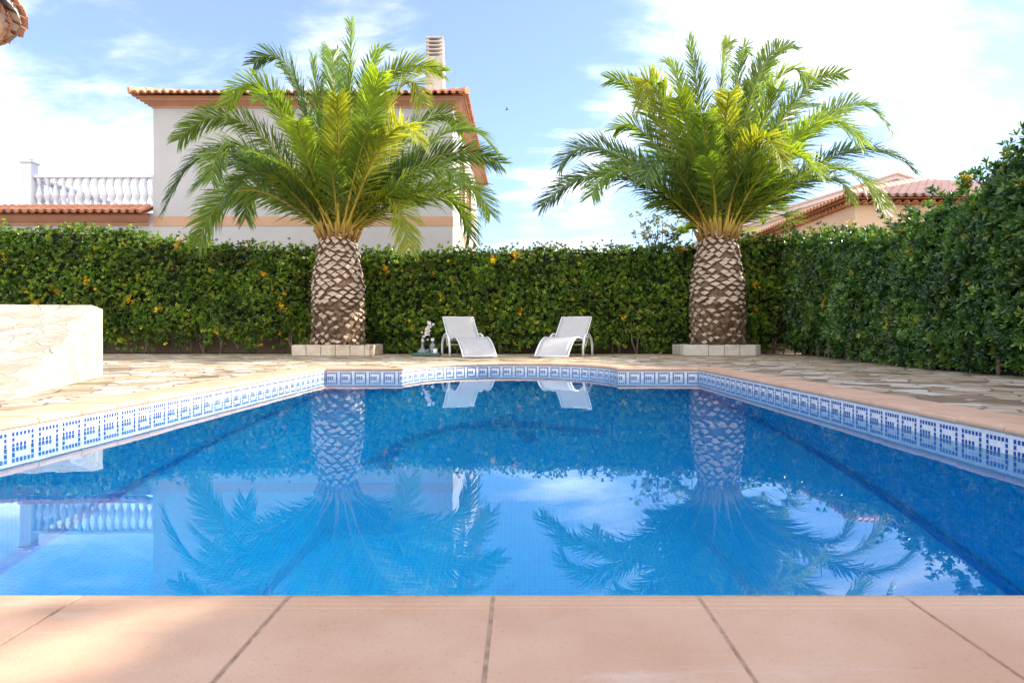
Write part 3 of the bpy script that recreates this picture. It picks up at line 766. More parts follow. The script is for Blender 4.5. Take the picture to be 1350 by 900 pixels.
tag(l2,'white sling sun lounger on the right of the pair, foot end turned left','sun lounger','pair of white sun loungers')

# ------------------------------------------------------------------ tray with bottles
TD=13.9; tx=at(563,0,TD).x
tr=MB(); tr.box((tx,TD,.025),(.55,.34,.03),0,0,.01)
for a,b,c,d in((0,-.165,.55,.012),(0,.165,.55,.012),(-.27,0,.012,.34),(.27,0,.012,.34)): tr.box((tx+a,TD+b,.045),(c,d,.05),0,0,.003)
o=tr.build('tray',M['tray'],loc=(tx,TD,0)); tag(o,'dark green serving tray on the paving beside the left lounger','tray')
vx=at(557,0,TD).x; vr=empty('flower_vase',(vx,TD,.04),'round clear glass vase with a pink blossom twig on the green tray','vase')
mb=MB(); mb.lathe((vx,TD,.04),[(.001,0),(.07,.0),(.09,.03),(.085,.08),(.04,.13),(.024,.17),(.022,.24),(.03,.26),(.026,.26),(.019,.24),(.02,.17),(.036,.13),(.078,.08),(.082,.03),(.06,.008),(.001,.008)],20)
mb.build('bottle_body',M['glass'],vr,smooth=True)
tw=MB(); pe=MB(); tp=[Vector((vx,TD,.06)),Vector((vx+.01,TD,.30)),Vector((vx+.08,TD,.46)),Vector((vx+.18,TD-.02,.68))]
cp=bez(tp[0],tp[2],tp[3],14); tw.tube(cp,[.005]*14,6)
for k in range(34):
    t=rng.uniform(.38,1); i=int(t*13); p=cp[i]+Vector(rng.normal(0,.024,3))
    rr=rng.uniform(.014,.022)
    for a in range(5):
        q=a*1.257+rng.uniform(0,.3); c=p+Vector((math.cos(q)*rr*.8,rng.normal(0,.006),math.sin(q)*rr*.8))
        pe.lathe((c.x,c.y,c.z-rr*.5),[(.0005,0),(rr*.55,rr*.2),(rr*.7,rr*.5),(rr*.5,rr*.85),(.0005,rr)],6)
tw.build('twig',M['stem'],vr); pe.build('blossom',M['petal'],vr,smooth=True)
bxx=at(570,0,TD).x; br_=empty('bottle',(bxx,TD+.03,.04),'slim clear glass bottle with a pale stopper in the middle of the green tray','bottle')
mb=MB(); mb.lathe((bxx,TD+.03,.04),[(.001,0),(.055,0),(.058,.02),(.058,.19),(.045,.22),(.02,.235),(.02,.27),(.017,.27),(.015,.235),(.04,.215),(.053,.19),(.053,.02),(.05,.008),(.001,.008)],18); mb.build('bottle_body',M['glass'],br_,smooth=True)
mb=MB(); mb.lathe((bxx,TD+.03,.27),[(.001,0),(.016,0),(.016,.03),(.035,.035),(.035,.085),(.028,.095),(.001,.095)],14); mb.build('stopper',M['candle'],br_,smooth=True)
gx=at(574.5,0,TD).x; mb=MB(); mb.lathe((gx,TD-.09,.04),[(.001,0),(.044,0),(.046,.01),(.046,.115),(.042,.115),(.041,.10),(.001,.10)],18)
o=mb.build('candle_jar',M['candle'],loc=(gx,TD-.09,.04),smooth=True); tag(o,'short white candle jar at the right end of the green tray','jar')
gx=at(564.5,0,TD).x; mb=MB(); mb.lathe((gx,TD-.08,.04),[(.001,0),(.026,0),(.03,.11),(.028,.11),(.024,.008),(.001,.008)],16)
o=mb.build('drinking_glass',M['glass'],loc=(gx,TD-.08,.04),smooth=True); tag(o,'small clear tumbler between vase and bottle on the green tray','glass')

# ------------------------------------------------------------------ stone ramp on the left
rp=MB()
A=[(-4.5,7.33),( -3.45,4.55)]          # right hand edge, back to front
nu,nv=24,20; top=[];
for i in range(nu+1):
    t=i/nu
    xr=A[0][0]+(A[1][0]-A[0][0])*t; y=A[0][1]+(A[1][1]-A[0][1])*t
    xl=-6.9+(3.1)*t
    z=.76*(1-t)**1.25 
    for j in range(nv+1):
        s_=j/nv; x=xl+(xr-xl)*s_
        zz=z-(.05*max(0,(s_-.93)/.07)**2 if z>.1 else 0)+.012*nz(x,y,1,3)
        top.append((x+(.02*nz(y,1,1,3) if j==nv else 0),y,max(zz,.002)))
fs=[(i*(nv+1)+j,(i+1)*(nv+1)+j,(i+1)*(nv+1)+j+1,i*(nv+1)+j+1) for i in range(nu) for j in range(nv)]
rp.add(top,fs)
def wallstrip(idx):
    v=[top[i] for i in idx]; n_=len(v); rp.add(v+[(a+.0,b,-.01) for a,b,c in v],[(k,n_+k,n_+k+1,k+1) for k in range(n_-1)])
wallstrip([i*(nv+1)+nv for i in range(nu+1)]); wallstrip([i*(nv+1) for i in range(nu,-1,-1)]); wallstrip([j for j in range(nv,-1,-1)]); wallstrip([nu*(nv+1)+j for j in range(nv+1)])
rp.box((-4.54,7.20,.13),(.16,.30,.28),0,.36,.03)
o=rp.build('stone_ramp',M['clad'],loc=(-5,6,0)); tag(o,'sunlit ramp clad in pale crazy paving at the left edge of the terrace','ramp')

# ------------------------------------------------------------------ barrel tile roofs
def barrel(mb,o_,u,v,W,Lf,m=0,pitch=.21,row=.42,r=.085,start=0):
    """o_ eave corner, u along eave, v up slope; Lf(s) slope length at s"""
    u=Vector(u).normalized(); v=Vector(v).normalized(); nrm=u.cross(v).normalized()
    if nrm.z<0: nrm=-nrm
    nc=int(W/pitch)
    rr=random.Random(nc)
    for c in range(nc):
        sc_=(c+.5)*pitch; L=Lf(sc_)
        if L<.08: continue
        for kind in(0,1):
            ss=sc_+(pitch/2 if kind==0 else 0)
            nr=max(1,int(math.ceil(L/row)))
            for k in range(nr):
                a=k*row-(0 if kind else .03); b=min((k+1)*row+.05,L)
                if b<=a: continue
                lift=.018; ja=rr.uniform(-.006,.006)
                def arc_(t,rad,zo,th):
                    out=[]
                    for q in range(9):
                        w=math.pi*q/8
                        if kind: x=math.cos(w)*rad; z=math.sin(w)*rad*.85+zo
                        else: x=math.cos(w)*rad; z=-math.sin(w)*rad*.5+rad*.35+zo
                        out.append(Vector(o_)+u*(ss+x+ja)+v*t+nrm*(z+th))
                    return out
                th=.014
                A_=arc_(a,r,lift,th); B_=arc_(b,r*.86,0,th); A2=arc_(a,r-.012,lift,0); B2=arc_(b,(r-.012)*.86,0,0)
                vs=A_+B_+A2+B2
                fs=[(q,q+1,9+q+1,9+q) for q in range(8)]+[(18+q+1,18+q,27+q,27+q+1) for q in range(8)]+[(q+1,q,18+q,18+q+1) for q in range(8)]+[(9+q,9+q+1,28+q,27+q) for q in range(8)]
                mb.add(vs,fs,m)
def cornice_ring(mb,rect,prof_,m=0):
    x0,y0,x1,y1=rect; rows=[]
    for d,z in prof_: rows+= [(x0-d,y0-d,z),(x1+d,y0-d,z),(x1+d,y1+d,z),(x0-d,y1+d,z)]
    k=len(prof_); mb.add(rows,[(i*4+j,i*4+(j+1)%4,(i+1)*4+(j+1)%4,(i+1)*4+j) for i in range(k-1) for j in range(4)],m)

# ------------------------------------------------------------------ neighbour's villa
HD=20.0
hx0=at(202,0,HD).x; hx1=at(597,0,HD).x; hz=topz(0,142,HD); HB=HD+11.2
villa=empty('villa',((hx0+hx1)/2,HD,0),'pale rendered villa with clay tile roof and tall chimney behind the left palm','house')
mb=MB(); mb.box(((hx0+hx1)/2,(HD+HB)/2,hz/2),(hx1-hx0,HB-HD,hz)); mb.build('wall',M['render_grey'],villa)
zb0,zb1=topz(0,298,HD),topz(0,285.5,HD)
mb=MB(); mb.box(((hx0+hx1)/2,HD-.002,(zb0+zb1)/2),(hx1-hx0+.0,.02,zb1-zb0)); mb.box((hx1,(HD+HB)/2,(zb0+zb1)/2),(.02,HB-HD,zb1-zb0)); mb.build('band',M['peach_band'],villa)
mb=MB(); zt_=hz+.42
cornice_ring(mb,(hx0,HD,hx1,HB),[(0,hz-.02),(.03,hz-.02),(.03,hz+.03),(.09,hz+.07),(.16,hz+.11),(.24,hz+.14),(.27,hz+.17),(.27,hz+.19),(.33,hz+.20),(.33,hz+.24),(0,hz+.24)])
mb.build('cornice',M['cornice'],villa)
rf=MB(); OV=.40; ze=hz+.25; X0,X1,Y0,Y1=hx0-OV,hx1+OV,HD-OV,HB+OV
tp_=.30; sl=math.sqrt(1+tp_*tp_)
rh=(X1-X0)/2*tp_
RD=[(X0,Y0,ze),(X1,Y0,ze),(X1,Y1,ze),(X0,Y1,ze),((X0+X1)/2,Y0+(X1-X0)/2,ze+rh),((X0+X1)/2,Y1-(X1-X0)/2,ze+rh)]
rf.add([(a,b,c-.02) for a,b,c in RD],[(0,1,4),(1,2,5,4),(2,3,5),(3,0,4,5)],0)
wX=X1-X0; wY=Y1-Y0
barrel(rf,(X0,Y0-.05,ze),(1,0,0),(0,1,tp_),wX,lambda s:min(1.6,min(s,wX-s)*sl),0)
barrel(rf,(X1+.05,Y0,ze),(0,1,0),(-1,0,tp_),wY,lambda s:min(1.6,min(s,wY-s)*sl),0)
barrel(rf,(X0-.05,Y0,ze),(0,1,0),(1,0,tp_),wY,lambda s:min(.9,min(s,wY-s)*sl),0)
for (cx_,dx) in((X0,1),(X1,-1)):
    for k in range(5):
        a=Vector((cx_-dx*.06+dx*k*.33,Y0-.06+k*.33,ze+.09+k*.33*tp_)); b=a+Vector((dx*.37,.37,.37*tp_-.02)); rf.tube([a,b],[.10,.085],10)
roof=rf.build('roof',M['tile'],villa,smooth=False)
# chimney
cd=24.0; c0,c1=at(560.5,0,cd).x,at(584,0,cd).x; cw=c1-c0; cx_=(c0+c1)/2; cy_=cd+.35
zt2=topz(0,48,cd); zl=topz(0,74,cd)
mb=MB(); mb.box((cx_,cy_,(7.6+zl)/2),(cw,.7,zl-7.6)); ch=mb.build('chimney',M['chim'],roof)
mb=MB(); nL=5
for k in range(nL):
    z=zl+(zt2-zl)*(k+.5)/nL; mb.box((cx_,cy_,z+.05),(cw*.96,.66,.055),0,0,.015)
for sx in(-1,1):
    for sy in(-1,1): mb.box((cx_+sx*cw*.36,cy_+sy*.24,(zl+zt2)/2),(.08,.08,zt2-zl-.01))
mb.build('chimney_cap',M['chim'],roof)
# side windows on the sunny face
for (y0,y1,za,zb2) in((22.2,23.4,4.6,6.2),(25.0,26.2,4.6,6.2)):
    mb=MB(); f_=MB(); xx=hx1+.02
    f_.box((xx,(y0+y1)/2,zb2),( .12,y1-y0+.3,.12)); f_.box((xx,(y0+y1)/2,za),(.16,y1-y0+.3,.10))
    for y in(y0,y1): f_.box((xx,y,(za+zb2)/2),(.11,.12,zb2-za))
    fw=f_.build('window',M['cornice'],villa); mb.box((hx1+.01,(y0+y1)/2,(za+zb2)/2),(.03,y1-y0,zb2-za)); mb.build('pane',M['glass_dark'],fw)
# terrace wing
wl=-17.5; wz=topz(0,297,HD)
mb=MB(); mb.box(((wl+hx0)/2,HD+4,(wz+.35)/2),(hx0-wl-.002,8,wz+.35)); mb.build('wing_wall',M['render_grey'],villa)
mb=MB(); x1_=hx0-.01
pr_=[(0,wz-.0),(.06,wz),(.06,wz+.05),(.14,wz+.10),(.26,wz+.20),(.30,wz+.24),(.30,wz+.27),(0,wz+.27)]
vs=[(wl,HD-d,z) for d,z in pr_]+[(x1_-.12+ .36*d,HD-d,z) for d,z in pr_]; k=len(pr_)
mb.add(vs,[(i,k+i,k+i+1,i+1) for i in range(k-1)]+[tuple(range(k-1,-1,-1)),tuple(range(k,2*k))]); mb.build('wing_cornice',M['cornice'],villa)
mb=MB(); mb.add([(wl,HD-.40,wz+.26),(x1_,HD-.40,wz+.26),(x1_,HD+.25,wz+.55),(wl,HD+.25,wz+.55)],[(0,1,2,3)])
barrel(mb,(wl,HD-.46,wz+.29),(1,0,0),(0,1,.45),hx0-wl-.02,lambda s:.72,0,pitch=.235,r=.095)
mb.build('wing_roof',M['tile'],villa)
# antenna
mb=MB(); ax_=at(445,0,24).x; zt3=topz(0,60,24)
mb.tube([(ax_,24,8.2),(ax_,24,zt3)],.022,6); mb.tube([(ax_-.62,24,zt3-1.12),(ax_,24,zt3-.82)],.012,5)
for k in range(5): q=k/5; mb.tube([(ax_-.6+.5*q,23.85,zt3-1.11+.24*q),(ax_-.6+.5*q,24.15,zt3-1.11+.24*q)],.008,4)
o=mb.build('antenna',M['dark'],loc=(ax_,24,8.2)); tag(o,'thin dark television aerial standing on the villa roof','antenna')

# balustrades on the wing terrace
BD=20.25; zb3=wz+.50; zr=topz(0,231.5,BD)
def balprof(h): return [(a*1.3,b) for a,b in [(.001,0),(.065,0),(.065,.05*h),(.045,.07*h),(.032,.12*h),(.045,.20*h),(.072,.33*h),(.075,.40*h),(.055,.52*h),(.036,.66*h),(.032,.78*h),(.05,.82*h),(.036,.86*h),(.058,.93*h),(.062,h),(.001,h)]]
def balustrade(label,p,q,npost,bn):
    p=Vector(p);q=Vector(q); root=empty('balustrade',(p.x,p.y,zb3),label,'balustrade'); e=(q-p); L=e.length; e.normalize(); rz=math.atan2(e.y,e.x); c=(p+q)/2
    mb=MB(); mb.box((c.x,c.y,zr-.045),(L,.20,.09),0,rz,.012); mb.build('handrail',M['white'],root)
    mb=MB(); mb.box((c.x,c.y,zb3+.06),(L,.20,.14),0,rz,.01); mb.build('plinth',M['white'],root)
    h=zr-.09-(zb3+.13); mb=MB(); a=p+e*(L*.5/bn); mb.lathe((a.x,a.y,zb3+.13),balprof(h),12); b0=mb.build('baluster',M['white'],root,smooth=True)
    for k in range(1,bn):
        c_=b0.copy(); COL.objects.link(c_); c_.parent=root; d=e*(L*k/bn); c_.location=(d.x,d.y,0)
    return root
pxl=at(39,0,BD).x
bal=balustrade('white balustrade facing the pool on the terrace of the pale villa',(pxl+.17,BD,0),(hx0-.01,BD,0),1,15)
zp=topz(0,216,BD)
mb=MB(); mb.box((pxl,BD,(zb3+zp)/2),(.33,.33,zp-zb3),0,0,.01); mb.box((pxl,BD,zp+.02),(.40,.40,.05),0,0,.012); po=mb.build('post',M['white'],bal)
mb=MB(); mb.lathe((pxl,BD,zp+.045),[(.001,0),(.07,0),(.05,.025),(.10,.07),(.11,.11),(.08,.15),(.03,.16),(.001,.165)],14)
mb.tube([(pxl-.09,BD,zp+.12),(pxl-.12,BD,zp+.19),(pxl-.10,BD,zp+.25)],[.035,.025,.006],8); mb.tube([(pxl+.08,BD,zp+.12),(pxl+.13,BD,zp+.17)],[.03,.015],8)
mb.build('finial',M['white'],po,smooth=True)
balustrade('white balustrade running back from the corner post of the villa terrace',(pxl,BD+.17,0),(pxl,BD+6.5,0),1,26)

# ------------------------------------------------------------------ houses on the right
PD=20.0; pc=at(1127,0,PD).x; pz=topz(0,270,PD)
ph=empty('house',(pc+5,PD+5,0),'peach rendered house with low clay tile hip roof beyond the right hand hedge','house')
PX0,PX1,PY0,PY1=pc,pc+10.3,PD,PD+10.5
mb=MB(); mb.box(((PX0+PX1)/2,(PY0+PY1)/2,pz/2),(PX1-PX0,PY1-PY0,pz)); mb.build('wall',M['peach'],ph)
rf=MB(); ov=.38; ze=pz+.16
rr0=[(PX0-ov,PY0-ov,ze),(PX1+ov,PY0-ov,ze),(PX1+ov,PY1+ov,ze),(PX0-ov,PY1+ov,ze)]
half=(PX1-PX0)/2+ov; tp2=.30; rz_=ze+half*tp2
rf.add([(a,b,c-.015) for a,b,c in rr0+[((PX0+PX1)/2-.2,PY0-ov+half-.2,rz_),((PX0+PX1)/2+.2,PY1+ov-half+.6,rz_)]],[(0,1,4),(1,2,5,4),(2,3,5),(3,0,4,5),(0,3,2,1)],0)
wp=PX1-PX0+2*ov; wq=PY1-PY0+2*ov; sl2=math.sqrt(1+tp2*tp2)
barrel(rf,(PX0-ov,PY0-ov-.05,ze),(1,0,0),(0,1,tp2),wp,lambda s:min(s,wp-s)*sl2,1,pitch=.25,r=.10)
barrel(rf,(PX0-ov-.05,PY0-ov,ze),(0,1,0),(1,0,tp2),wq,lambda s:min(1.2,min(s,wq-s)*sl2),0,pitch=.25,r=.10)
barrel(rf,(PX0-ov*.55,PY0-ov*.55,ze-.17),(0,1,0),(1,0,.1),wq-.6,lambda s:.3,0,pitch=.25,r=.09)
barrel(rf,(PX0-ov*.55,PY0-ov*.55,ze-.17),(1,0,0),(0,1,.1),wp-.6,lambda s:.3,0,pitch=.25,r=.09)
k=0
while k*.36<half-.3:
    a=Vector((PX0-ov-.03+k*.36,PY0-ov-.03+k*.36,ze+.10+k*.36*tp2)); rf.tube([a,a+Vector((.41,.41,.41*tp2-.03))],[.12,.10],10,2 if k>4 else 0); k+=1
rd=rf.build('roof',[M['tile'],M['tile_red'],M['tile_pale']],ph)
rg=MB()
for k in range(4):
    a=Vector(((PX0+PX1)/2,PY0-ov+half+k*.4,rz_+.08)); rg.tube([a,a+Vector((0,.44,-.02))],[.12,.10],10)
rg.build('ridge',M['tile_pale'],rd)
GD=32.0; ap=at(1175,228,GD); gh=empty('house',(ap.x,GD,0),'white gabled house with stepped cornice far behind the peach house','house')
gw=7.5; gs=.31
mb=MB(); za=ap.z-.55; mb.add([(ap.x-gw,GD,0),(ap.x+gw,GD,0),(ap.x+gw,GD,za-gw*gs),(ap.x,GD,za),(ap.x-gw,GD,za-gw*gs)]+[(ap.x-gw,GD+9,0),(ap.x+gw,GD+9,0),(ap.x+gw,GD+9,za-gw*gs),(ap.x,GD+9,za),(ap.x-gw,GD+9,za-gw*gs)],[(0,1,2,3,4),(9,8,7,6,5),(1,6,7,2),(5,0,4,9),(2,7,8,3),(3,8,9,4)])
mb.build('wall',M['white'],gh)
rf=MB()
def slab(mb,dy0,dy1,z0,z1,over,m):
    for sx in(-1,1):
        a=(ap.x,za+z0); b=(ap.x+sx*(gw+over),za+z0-(gw+over)*gs); c=(b[0],b[1]+(z1-z0)); d=(a[0],a[1]+(z1-z0))
        vs=[(x,GD+dy0,z) for x,z in(a,b,c,d)]+[(x,GD+dy1,z) for x,z in(a,b,c,d)]
        mb.add(vs,[(0,1,2,3),(7,6,5,4),(0,4,5,1),(1,5,6,2),(2,6,7,3),(3,7,4,0)],m)
slab(rf,-.12,.0,-.25,.003,.1,1); slab(rf,-.3,.0,.01,.16,.25,1); slab(rf,-.5,9.3,.17,.36,.4,0); slab(rf,-.56,9.3,.37,.46,.45,2)
rf.build('roof',[M['render_grey'],mat('pale_moulding',(.66,.60,.55),(.6,.54,.5),.85),mat('old_pale_tile',(.58,.47,.40),(.48,.39,.33),.85,4)],gh)

# ------------------------------------------------------------------ plants over the hedge
def shrub(px,py,d,label,seed):
    rr=random.Random(seed); b=at(px,330,d); root=empty('shrub',(b.x,d,0),label,'shrub'); st=MB(); P=[];Nn=[]
    for (tx,ty) in((838,287),(850,298),(866,288),(873,286),(882,300),(893,296),(903,300),(858,304),(878,308),(846,310)):
        t=at(tx,ty,d+rr.uniform(-.3,.3)); m_=Vector((b.x+(t.x-b.x)*.4,d,(t.z+1.2)/2+.2))
        c=bez(Vector((b.x,d,0)),m_,t,8); st.tube(c,[.03,.025,.02,.016,.012,.009,.007,.004],5)
        for _ in range(16):
            q=c[rr.choice((5,6,6,7,7,7))]+Vector((rr.gauss(0,.10),rr.gauss(0,.10),rr.gauss(0,.08))); P.append(q[:]); Nn.append((rr.gauss(0,.5),rr.gauss(-.3,.5),.8))
    st.build('trunk',M['stem'],root); P=np.array(P)
    col=np.array([[.22,.20,.03],[.12,.17,.03],[.34,.28,.03]])[rng.choice(3,len(P))]
    V,Fc,C=leaves(P,np.array(Nn),.085,.018,6,col); npmesh('foliage',V,Fc,M['leaf'],root,C)
shrub(872,300,16.6,'loose shrub with yellowing leaves rising above the hedge left of the right palm',5)
def fan_palm(px,py,d,label,n_,Rl,seed):
    rr=random.Random(seed); b=at(px,py,d); root=empty('fan_palm',(b.x,d,0),label,'fan palm'); 
    tr=MB(); tr.tube([(b.x,d,0),(b.x,d,b.z-.5)],[.12,.10],10); tr.build('trunk',M['bark'],root)
    for i in range(n_):
        az=rr.uniform(0,6.28); el=rr.uniform(-.4,1.2); h=Vector((math.cos(az)*math.cos(el),math.sin(az)*math.cos(el)*.8,math.sin(el)))
        c=b+h*Rl*.55; ax=h; sd=ax.cross(Vector((0,0,1))); sd=sd.normalized() if sd.length>.1 else Vector((1,0,0)); up=sd.cross(ax)
        V=[];Fs=[];C=[]; col=np.array(TINTS[rr.choice('glg')])*rr.uniform(.8,1.4)
        V+= [b+sd*.012,b-sd*.012,c-sd*.01,c+sd*.01]; Fs.append((0,1,2,3)); C+=[col]*4
        for k in range(19):
            a=(k-9)/9*1.75; dr=(ax*math.cos(a)+sd*math.sin(a)+up*rr.uniform(-.08,.1)).normalized(); l=Rl*.62*(1-.25*abs(a)/1.75)*rr.uniform(.9,1.1)
            wv=dr.cross(up).normalized()*.018; b_=len(V); g=Vector((0,0,-l*.18))
            V+=[c-wv*.4,c+wv*.4,c+dr*l*.5+wv,c+dr*l*.5-wv,c+dr*l+g+wv*.05,c+dr*l+g-wv*.05]; Fs+=[(b_,b_+1,b_+2,b_+3),(b_+3,b_+2,b_+4,b_+5)]; C+=[col]*6
        npmesh('leaf_fan',np.array([list(v) for v in V]),np.array(Fs),M['palmleaf'],root,np.array(C))
fan_palm(1006,296,16.7,'green fan palm peeping over the hedge right behind the right palm trunk',20,1.1,3)
fan_palm(912,318,16.5,'small fan palm tuft over the hedge just left of the right palm trunk',9,.62,9)
# sprig beside the right trunk
sp_=at(984,440,15.15); root=empty('sapling',(sp_.x,15.15,0),'small bright green sprig at the right side of the right palm trunk','sapling')
st=MB(); t=at(988,422,15.1); st.tube([(sp_.x,15.15,.1),(sp_.x+.05,15.15,.4),t],[.008,.006,.004],5); st.build('stem',M['stem'],root)
P=np.array([[t.x+rng.normal(0,.05),t.y,t.z+rng.normal(0,.08)] for _ in range(9)]); V,Fc,C=leaves(P,np.tile([0,-.6,.8],(9,1)),.11,.02,8,np.tile([.12,.24,.03],(9,1))); npmesh('foliage',V,Fc,M['leaf'],root,C)
# distant bird
b=at(668,145,45); mb=MB(); mb.tube([(b.x-.12,45,b.z),(b.x,45,b.z+.01),(b.x+.12,45,b.z)],[.01,.035,.01],8)
mb.add([(b.x-.03,45,b.z),(b.x+.04,45,b.z),(b.x+.05,44.8,b.z+.1),(b.x-.0,44.7,b.z+.09)],[(0,1,2,3)]); mb.add([(b.x-.03,45,b.z),(b.x+.04,45,b.z),(b.x+.05,45.2,b.z+.1),(b.x-.0,45.3,b.z+.09)],[(3,2,1,0)])
o=mb.build('bird',M['bird'],loc=b[:]); tag(o,'tiny dark bird flying in the blue sky right of the chimney','bird')

# ------------------------------------------------------------------ round tiled canopy at top left
KC=(-4.55,4.25); KR=1.19; KZ=2.56
kp=empty('pavilion',(KC[0],KC[1],0),'round pavilion eave of clay tiles at the top left corner','pavilion')
mb=MB(); mb.lathe((KC[0],KC[1],0),[(.34,0),(.34,KZ+.1)],24); mb.build('column',M['peach'],kp,smooth=True)
mb=MB(); mb.lathe((KC[0],KC[1],0),[(.3,KZ-.02),(KR-.42,KZ-.0),(KR-.30,KZ+.02),(KR-.26,KZ+.05),(KR-.16,KZ+.07),(KR-.10,KZ+.10),(.3,KZ+.5)],48); mb.build('soffit',M['peach'],kp,smooth=True)
rf=MB()
for lay,(rr1,zz0,nn_) in enumerate(((KR-.09,KZ+.075,40),(KR,KZ+.12,36))):
    for k in range(nn_):
        az=2*math.pi*(k+.5*lay)/nn_; e=Vector((math.cos(az),math.sin(az),0)); t=Vector((-e.y,e.x,0)); w=math.pi*rr1/nn_*.93
        vs=[]
        for (rd_,zz,ws) in((rr1+random.uniform(-.012,.012),zz0,1),(rr1-.45,zz0+.16,.62)):
            for q in range(7):
                a=math.pi*q/6; 
                for th in(0,.016): vs.append(Vector((KC[0],KC[1],zz))+e*rd_+t*math.cos(a)*w*ws+Vector((0,0,math.sin(a)*w*.30+th)))
        fs=[]
        for q in range(6):
            fs+=[(2*q,2*q+2,14+2*q+2,14+2*q),(2*q+3,2*q+1,14+2*q+1,14+2*q+3),(2*q,2*q+1,2*q+3,2*q+2)]
        rf.add(vs,fs,0)
    rf.lathe((KC[0],KC[1],0),[(rr1-.035,zz0-.01),(rr1-.035,zz0+.03),(.05,zz0+.35)],60,1)
rf.lathe((KC[0],KC[1],0),[(KR-.25,KZ+.22),(.02,KZ+.65)],40,0)
rf.build('roof',[M['tile'],mat('mortar',(.72,.66,.58),(.65,.58,.5),.9)],kp)

# ------------------------------------------------------------------ sky, sun, camera
SAZ,SEL=R(13),R(28)
sv=Vector((math.cos(SEL)*math.cos(SAZ),math.cos(SEL)*math.sin(SAZ),math.sin(SEL)))
sd=bpy.data.lights.new('sun','SUN'); sd.energy=4.2; sd.angle=R(.53); sd.color=(1,.93,.82)
so=bpy.data.objects.new('sun',sd); COL.objects.link(so); so.rotation_euler=sv.to_track_quat('Z','Y').to_euler(); so.location=(30,10,20)
wd=bpy.data.worlds.new('World'); S.world=wd; wd.use_nodes=True; nt=wd.node_tree; nt.nodes.clear(); lk=nt.links
out=N(nt,'ShaderNodeOutputWorld'); bg=N(nt,'ShaderNodeBackground'); bc=N(nt,'ShaderNodeBackground'); mx=N(nt,'ShaderNodeMixShader')
sky=N(nt,'ShaderNodeTexSky'); sky.sky_type='NISHITA'; sky.sun_disc=False; sky.sun_elevation=SEL; sky.sun_rotation=math.pi/2-SAZ; sky.air_density=1.0; sky.dust_density=.6; sky.ozone_density=1.6
sm=N(nt,'ShaderNodeMix',data_type='RGBA',blend_type='MULTIPLY'); sm.inputs[0].default_value=1; lk.new(sky.outputs[0],sm.inputs[6]); sm.inputs[7].default_value=(.76,.93,1.25,1); lk.new(sm.outputs[2],bg.inputs[0]); bg.inputs[1].default_value=.10
bc.inputs[0].default_value=(1,.965,.925,1); pass
tc=N(nt,'ShaderNodeTexCoord').outputs['Generated']
nrm=N(nt,'ShaderNodeVectorMath',operation='NORMALIZE'); lk.new(tc,nrm.inputs[0])
# plane projection for streaks
sp=N(nt,'ShaderNodeSeparateXYZ'); lk.new(nrm.outputs[0],sp.inputs[0])
dz=N(nt,'ShaderNodeMath'); lk.new(sp.outputs[2],dz.inputs[0]); dz.inputs[1].default_value=.28
dm=N(nt,'ShaderNodeMath',operation='MAXIMUM'); lk.new(dz.outputs[0],dm.inputs[0]); dm.inputs[1].default_value=.1
dv=N(nt,'ShaderNodeVectorMath',operation='DIVIDE'); lk.new(nrm.outputs[0],dv.inputs[0])
cb=N(nt,'ShaderNodeCombineXYZ'); 
for k in range(3): lk.new(dm.outputs[0],cb.inputs[k])
lk.new(cb.outputs[0],dv.inputs[1])
mp=N(nt,'ShaderNodeMapping'); mp.inputs['Rotation'].default_value=(0,0,R(35)); mp.inputs['Scale'].default_value=(.85,2.0,.3); lk.new(dv.outputs[0],mp.inputs[0])
n1=noise_n(nt,mp.outputs[0],1.5,9,.58,.7)
n2=noise_n(nt,mp.outputs[0],6.5,8,.62,.5)
# wobble for the large cloud banks
nw=noise_n(nt,nrm.outputs[0],3.5,5,.55); ws=N(nt,'ShaderNodeVectorMath',operation='MULTIPLY_ADD'); lk.new(nw.outputs['Color'],ws.inputs[0]); ws.inputs[1].default_value=(.30,.0,.22); 
wb=N(nt,'ShaderNodeVectorMath'); lk.new(nrm.outputs[0],wb.inputs[0]); wb.inputs[1].default_value=(-.15,0,-.11)
lk.new(wb.outputs[0],ws.inputs[2])
acc=None
def addv(a,b):
    q=N(nt,'ShaderNodeMath'); lk.new(a,q.inputs[0]); lk.new(b,q.inputs[1]); return q.outputs[0]
blobs=[(60,170,.22,.42),(-80,90,.25,.25),(250,110,.12,.12),(440,50,.13,.40),(200,20,.12,-.5),(60,30,.08,-.25),(320,5,.10,-.3),(690,60,.13,-.5),(640,190,.10,-.3),(745,170,.08,-.2),
 (900,90,.12,.26),(1020,20,.10,.2),(800,200,.10,.25),(1130,60,.10,.2),(1290,110,.12,.35),(1230,200,.12,.35),(1345,30,.09,-.35),(1190,165,.06,-.5),(1180,20,.06,-.2),(680,300,.12,.35),(800,310,.12,.15),(640,255,.08,-.3),(870,290,.08,-.2)]
for (px,py,rad_,wt) in blobs:
    d=Vector(((px-VX)/F,1,-(py-VY)/F)).normalized()
    ds=N(nt,'ShaderNodeVectorMath',operation='DISTANCE'); lk.new(ws.outputs[0],ds.inputs[0]); ds.inputs[1].default_value=d
    mr=N(nt,'ShaderNodeMapRange',interpolation_type='SMOOTHSTEP'); lk.new(ds.outputs['Value'],mr.inputs[0]); mr.inputs[1].default_value=0; mr.inputs[2].default_value=rad_*1.5; mr.inputs[3].default_value=wt; mr.inputs[4].default_value=0
    acc=mr.outputs[0] if acc is None else addv(acc,mr.outputs[0])
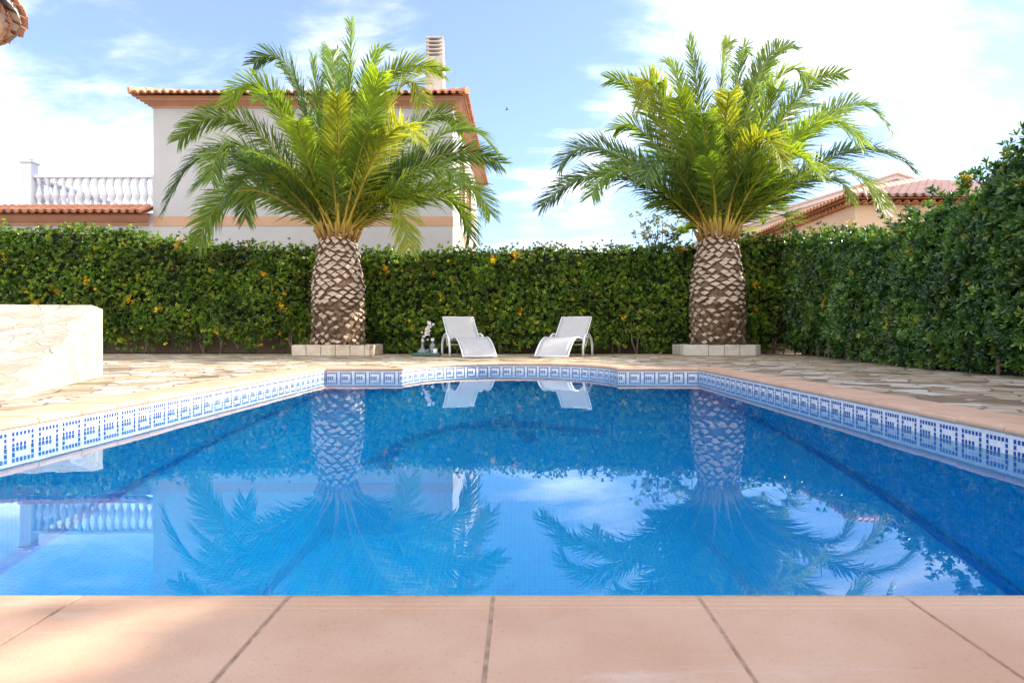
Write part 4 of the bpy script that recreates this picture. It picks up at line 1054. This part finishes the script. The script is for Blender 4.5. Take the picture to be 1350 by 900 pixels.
bk=N(nt,'ShaderNodeMapRange',interpolation_type='SMOOTHSTEP'); lk.new(sp.outputs[1],bk.inputs[0]); bk.inputs[1].default_value=.25; bk.inputs[2].default_value=-.6; bk.inputs[3].default_value=1.45; bk.inputs[4].default_value=1.2; lk.new(bk.outputs[0],bc.inputs[1])
bk2=N(nt,'ShaderNodeMapRange',interpolation_type='SMOOTHSTEP'); lk.new(sp.outputs[1],bk2.inputs[0]); bk2.inputs[1].default_value=.2; bk2.inputs[2].default_value=-.5; bk2.inputs[3].default_value=0; bk2.inputs[4].default_value=.7; acc=addv(acc,bk2.outputs[0])  # extra cloud cover behind the camera, added as fill light for hedge and facade
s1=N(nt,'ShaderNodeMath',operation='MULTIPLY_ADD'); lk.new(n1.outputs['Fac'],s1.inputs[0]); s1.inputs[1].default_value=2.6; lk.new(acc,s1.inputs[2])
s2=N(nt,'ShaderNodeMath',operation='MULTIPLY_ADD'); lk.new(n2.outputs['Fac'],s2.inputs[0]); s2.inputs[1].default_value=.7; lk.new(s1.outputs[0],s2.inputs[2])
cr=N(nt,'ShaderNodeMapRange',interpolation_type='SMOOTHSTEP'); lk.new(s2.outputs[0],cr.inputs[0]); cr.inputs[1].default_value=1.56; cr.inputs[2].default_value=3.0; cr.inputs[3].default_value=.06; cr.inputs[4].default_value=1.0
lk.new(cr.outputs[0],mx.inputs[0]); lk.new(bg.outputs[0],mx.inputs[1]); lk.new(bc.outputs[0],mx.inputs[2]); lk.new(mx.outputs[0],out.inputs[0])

cam=bpy.data.cameras.new('camera'); co=bpy.data.objects.new('camera',cam); COL.objects.link(co); S.camera=co
co.location=(0,0,CAMZ); co.rotation_euler=(R(90),0,0); cam.lens=24; cam.sensor_width=36; cam.clip_end=2000; cam.clip_start=.05
cam.shift_x=-(VX-675)/1350; cam.shift_y=-(450-VY)/1350
cam.dof.use_dof=True; cam.dof.focus_distance=13; cam.dof.aperture_fstop=16
S.view_settings.view_transform='Standard'; S.view_settings.look='None'; S.view_settings.exposure=1.36; S.view_settings.gamma=1
cy=S.cycles; cy.use_denoising=True
try: cy.denoiser='OPENIMAGEDENOISE'
except Exception: pass
cy.max_bounces=10; cy.transparent_max_bounces=8; cy.caustics_refractive=True; cy.caustics_reflective=False; cy.sample_clamp_indirect=6
cy.use_adaptive_sampling=False
S.render.resolution_x=1024; S.render.resolution_y=682
